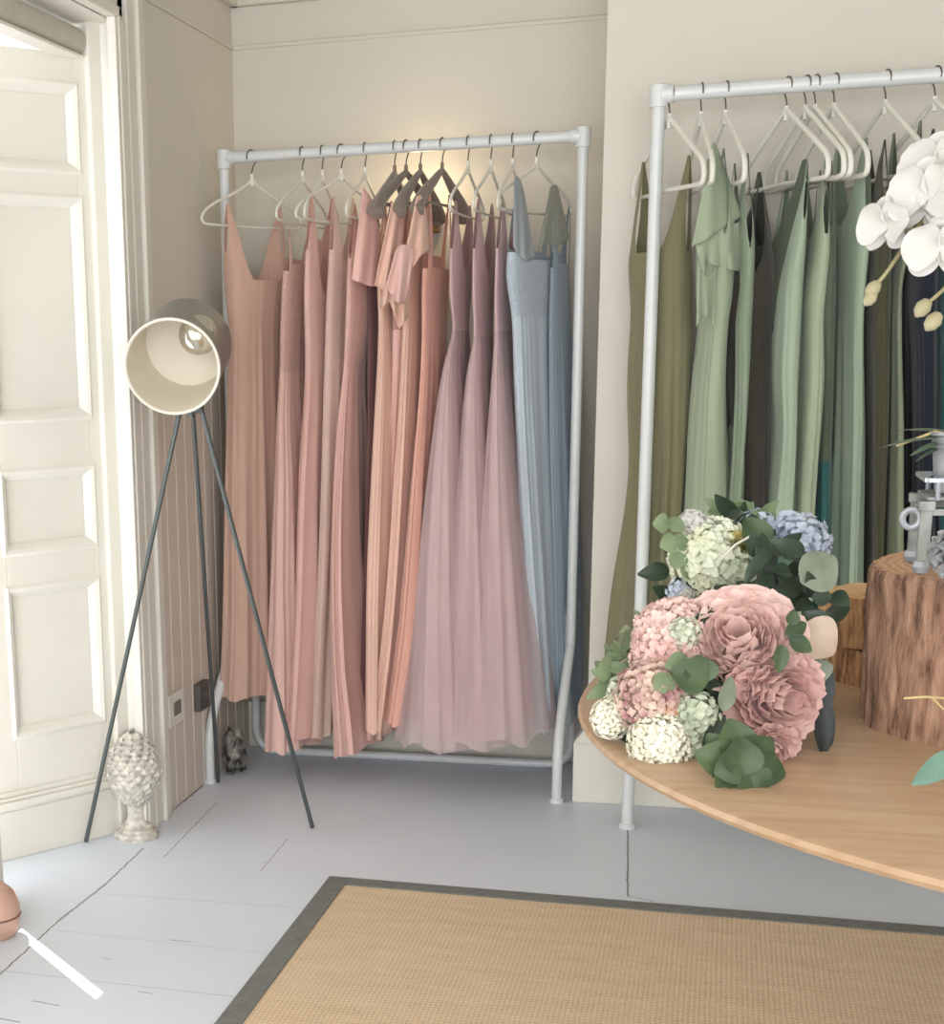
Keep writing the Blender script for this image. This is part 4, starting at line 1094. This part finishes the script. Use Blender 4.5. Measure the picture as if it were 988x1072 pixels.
c = P(774, 568, 2.28); peony('rose', c, TOC(c) + Vector((0, 0, .5)), .018, petm('petal_yellow', rgb(230, 220, 150), rgb(200, 184, 100)), fq, 25, 4)
c = P(772, 600, 2.27); florets('hydrangea', c, TOC(c), .028, F_pg, fq, 26, 50, .25, .8)
c = P(712, 620, 2.28); florets('hydrangea', c, TOC(c), .017, F_blue, fq, 27, 30, .3, .8)
c = P(719, 624, 2.25); florets('rose', c, TOC(c), .009, F_white, fq, 28, 24, .4, .8, pn=3)
foliage('foliage', [(795, 600, 2.33), (780, 580, 2.36), (760, 560, 2.36), (815, 610, 2.35), (770, 610, 2.34), (740, 615, 2.32), (725, 600, 2.33)], L_dark, fq, 80, .04, .012, 8, .045)
foliage('foliage', [(765, 548, 2.36), (780, 545, 2.36), (750, 560, 2.35)], L_sage, fq, 30, .03, .010, 9, .03)
for (px, py, an, L_, w, m_) in [(700, 548, 180, .022, .014, L_sage), (703, 556, 60, .022, .014, L_sage), (708, 566, 200, .024, .015, L_sage), (712, 578, 250, .024, .014, L_sage), (706, 570, 20, .02, .013, L_sage), (716, 588, 300, .03, .013, L_sage),
                                (810, 600, 60, .04, .016, L_blue), (790, 610, 160, .04, .013, L_dark), (730, 600, 350, .05, .012, L_dark), (726, 612, 60, .03, .010, L_mid), (800, 575, 120, .05, .022, L_mid)]:
    lf(px, py, 2.27, an, L_, w, m_, fq, .15, .1)
b = MB(); b.tube([P(755, 585, 2.22), P(770, 570, 2.21), P(786, 561, 2.22)], .0016, 6); b.build('bare_twig', M_trim, fq)
b = MB()
for k in range(9):
    a = vb + Vector((.03 * math.cos(k * 2.4), .03 * math.sin(k * 2.4), .02)); e_ = vb + Vector((.045 * math.cos(k * 2.4 + 1), .045 * math.sin(k * 2.4 + 1), .26)); b.tube([a, e_], .0028, 6)
b.build('stems', L_mid, fq)

# ------------------------------------------------------------------ planter stand + orchid on the stump
ST = TZ + .222
M_zinc = pmat('zinc', rgb(168, 172, 178), .45, metal=.5, noise_scale=20, noise_amt=.18)
M_gw = pmat('grey_paint', rgb(108, 110, 106), .6, noise_scale=30, noise_amt=.25, col2=rgb(150, 152, 148))
sc_ = on_z(964, 603, ST)
sx, sy = sc_.x + .052, sc_.y + .052
stand = empty('planter_stand', (sx, sy, ST), 'distressed grey square plant stand with ball feet, on the large stump', 'plant stand')
hw, zt = .052, .092
for i, (ax_, ay_) in enumerate(((-1, -1), (1, -1), (1, 1), (-1, 1))):
    X, Yy = sx + ax_ * hw, sy + ay_ * hw
    b = MB(); b.box((X - .007, Yy - .007, ST + .014), (X + .007, Yy + .007, ST + zt)); b.box((X - .0095, Yy - .0095, ST + zt - .012), (X + .0095, Yy + .0095, ST + zt)); b.build('leg', M_gw, stand, bevel=.0015)
    b = MB(); b.lathe([(.002, -.0105), (.009, -.007), (.0115, 0), (.009, .007), (.003, .010)], (X, Yy, ST + .0115), 16); b.build('ball_foot', M_zinc, stand, auto=True)
b = MB()
b.box((sx - hw, sy - hw - .004, ST + .074), (sx + hw, sy - hw + .004, ST + .082)); b.box((sx - hw, sy + hw - .004, ST + .074), (sx + hw, sy + hw + .004, ST + .082))
b.box((sx - hw - .004, sy - hw, ST + .074), (sx - hw + .004, sy + hw, ST + .082)); b.box((sx + hw - .004, sy - hw, ST + .074), (sx + hw + .004, sy + hw, ST + .082))
b.box((sx - hw, sy - hw, ST + zt), (sx + hw, sy + hw, ST + zt + .004)); b.build('top_frame', M_gw, stand, bevel=.001)
b = MB()
for k in range(5):
    xx = sx - hw + .012 + k * .023
    for yy in (sy - hw, sy + hw): b.tube([(xx, yy, ST + zt), (xx, yy, ST + zt + .024)], .0032, 8)
b.box((sx - hw, sy - hw - .004, ST + zt + .022), (sx + hw, sy - hw + .004, ST + zt + .027)); b.box((sx - hw, sy + hw - .004, ST + zt + .022), (sx + hw, sy + hw + .004, ST + zt + .027))
b.box((sx - hw - .004, sy - hw, ST + zt + .022), (sx - hw + .004, sy + hw, ST + zt + .027)); b.box((sx + hw - .004, sy - hw, ST + zt + .022), (sx + hw + .004, sy + hw, ST + zt + .027))
b.build('gallery_rail', M_zinc, stand, auto=True)
b = MB(); cc = Vector((sx - hw - .016, sy - hw, ST + .070))
b.tube([cc + Vector((.010 * math.cos(t * math.pi / 10), 0, .011 * math.sin(t * math.pi / 10))) for t in range(21)], .0042, 8, False); b.build('ring_handle', M_zinc, stand, auto=True)
PZ = ST + zt + .006
pot = empty('orchid_pot', (sx, sy, PZ), 'small zinc pot standing in the grey plant stand', 'pot')
b = MB(); b.lathe([(0, 0), (.038, 0), (.041, .02), (.046, .068), (.049, .070), (.048, .074), (.044, .072), (.040, .02), (0, .012)], (sx, sy, PZ), 36); b.build('body', M_zinc, pot, auto=True)
b = MB(); b.lathe([(.044, .058), (.0, .062)], (sx, sy, PZ), 24); b.build('soil', pmat('bark_chips', rgb(70, 54, 40), .95, bump=1, bump_scale=90), pot)
orc = empty('moth_orchid', (sx, sy, PZ + .062), 'white moth orchid with buds growing from the zinc pot, at the right edge', 'orchid')
base = Vector((sx, sy, PZ + .062))
L_orch = petm('orchid_leaf', rgb(84, 112, 82), rgb(56, 84, 62), rough=.4)
for (dx_, dy_, dz_, L_, w) in ((-1, -.2, .16, .105, .012), (-1, -.6, .05, .085, .013), (-.8, .3, .3, .09, .012), (.9, -.3, .3, .15, .02), (.6, -.8, .2, .13, .02), (-.9, -.45, -.08, .075, .010)):
    b = MB(); leaf(b, base, (dx_, dy_, dz_), (0, 0, 1), L_, w, .22); b.build('leaf', L_orch, orc, smooth=True)
b = MB(); lv = P(938, 467, 2.14); b.tube([base, base.lerp(lv, .5) + Vector((0, 0, .014)), lv], [.002, .0022, .0012], 6); b.build('leaf_tip', M_tw, orc)
M_os = pmat('orchid_stem', rgb(150, 142, 104), .5)
stem = catmull([base, base + Vector((.02, -.01, .16)), P(1040, 180, 2.16), P(1012, 165, 2.14), P(985, 205, 2.12), P(955, 245, 2.11), P(928, 285, 2.10), P(913, 302, 2.10)], 8)
b = MB(); b.tube(stem, [.0035] * 24 + [.0024] * (len(stem) - 24), 8); b.build('flower_stem', M_os, orc, smooth=True)
stem2 = catmull([base, base + Vector((.05, -.02, .14)), P(1050, 240, 2.14), P(1010, 270, 2.12), P(990, 300, 2.11), P(968, 320, 2.10)], 7)
b = MB(); b.tube(stem2, .0024, 8); b.build('flower_stem', M_os, orc, smooth=True)
def orchid(c, n, R, seed, lab=None):
    rnd = random.Random(seed); M = orient(n, 0); c = Vector(c); mb = MB()
    up = M.transposed() @ Vector((0, 0, 1)); a0 = math.atan2(up.y, up.x)
    for da, r, w in ((0, 1.0, .42), (2.2, .95, .38), (-2.2, .95, .38)):
        petal(mb, c, M, 0, R * r, -.003, .004, a0 + da, R * w, 1.2, rnd, .04, 8, 8)
    for da in (1.25, -1.25):
        petal(mb, c, M, 0, R * 1.05, .002, .010, a0 + da, R * .68, 1.2, rnd, .05, 8, 8)
    o = mb.build('orchid_flower', F_white, orc, smooth=True)
    mb = MB(); petal(mb, c, M, 0, R * .38, .004, R * .35, a0 + math.pi, R * .14, 1.5, rnd, .1, 5, 5); petal(mb, c, M, 0, R * .2, .004, R * .28, a0 + 2.4, R * .10, 1.5, rnd, .1, 5, 5); petal(mb, c, M, 0, R * .2, .004, R * .28, a0 - 2.4, R * .10, 1.5, rnd, .1, 5, 5)
    l = mb.build('flower_lip', petm('orchid_lip', rgb(222, 208, 120), rgb(240, 232, 200)), o, smooth=True)
    return o
for (px, py, y, nx, nz_, R, s) in ((983, 180, 2.10, -.5, .2, .045, 1), (972, 208, 2.07, -.6, .1, .046, 2), (930, 238, 2.09, -.9, .0, .036, 3), (984, 262, 2.06, -.1, -.1, .040, 4), (1000, 215, 2.09, .3, .3, .045, 5)):
    c = P(px, py, y); orchid(c, TOC(c) + Vector((nx, 0, nz_)), R, s)
for (px, py, s) in ((914, 302, 1), (911, 312, .9), (966, 322, 1.1), (977, 336, 1.15), (1000, 310, 1)):
    b = MB(); c = P(px, py, 2.10); M = orient(Vector((-.5, -.2, -.7)))
    r = .0085 * s; b.lathe([(0, -r * 1.25), (r * .6, -r), (r, -r * .1), (r * .8, r * .8), (r * .2, r * 1.4)], c, 14, M.to_4x4()); b.build('bud', petm('bud', rgb(196, 188, 156), rgb(172, 162, 126)), orc, smooth=True)
# silver pine cone at the foot of the stand
cq = on_z(990, 612, ST) + Vector((.006, .004, .002))
cone = empty('silver_pine_cone', cq, 'silvered pine cone lying in front of the grey plant stand', 'pine cone')
b = MB(); rnd = random.Random(3)
for r in range(9):
    t = r / 9; rr = .028 * math.sin(math.pi * (t * .8 + .16)); n = 9
    for k in range(n):
        a = 2 * math.pi * (k + .5 * (r % 2)) / n; o = Vector((math.cos(a), math.sin(a), 0)); tn = Vector((-math.sin(a), math.cos(a), 0)); z = Vector((0, 0, .062 * t + .002))
        p = [cq + z + o * rr * .4, cq + z + o * rr + tn * rr * .36 + Vector((0, 0, .004)), cq + z + o * rr * 1.12 + Vector((0, 0, .010)), cq + z + o * rr - tn * rr * .36 + Vector((0, 0, .004)), cq + z + o * rr * .6 + Vector((0, 0, .012))]
        b.add(p, [(0, 1, 4), (1, 2, 4), (2, 3, 4), (3, 0, 4), (0, 3, 2, 1)])
b.build('scales', pmat('silver_paint', rgb(196, 198, 200), .35, metal=.5, noise_scale=60, noise_amt=.3), cone)
b = MB(); b.lathe([(.008, 0), (.014, .02), (.012, .045), (0, .062)], cq, 14); b.build('core', M_gw, cone)

# sprig whose leaf pokes in at the lower right, with its twig
sg = empty('eucalyptus_sprig', P(1010, 800, 1.80), 'blue-green leaf sprig lying at the right edge of the round table', 'sprig')
for (px, py, an, L_, w) in ((1004, 786, 218, .060, .014), (1012, 790, 300, .05, .014), (1012, 780, 60, .05, .013)):
    lf(px, py, 1.80, an, L_, w, L_blue, sg, .1, -.05)
b = MB(); b.tube(catmull([P(946, 731, 1.86), P(975, 730, 1.85), P(1003, 738, 1.82), P(1010, 780, 1.80), Vector((P(1015, 800, 1.80).x, 1.80, TZ + .004))], 5), .0014, 6); b.build('twig', M_tw, sg)
b = MB(); b.tube([P(976, 731, 1.85), P(988, 743, 1.84)], .001, 5); b.build('twig', M_tw, sg)
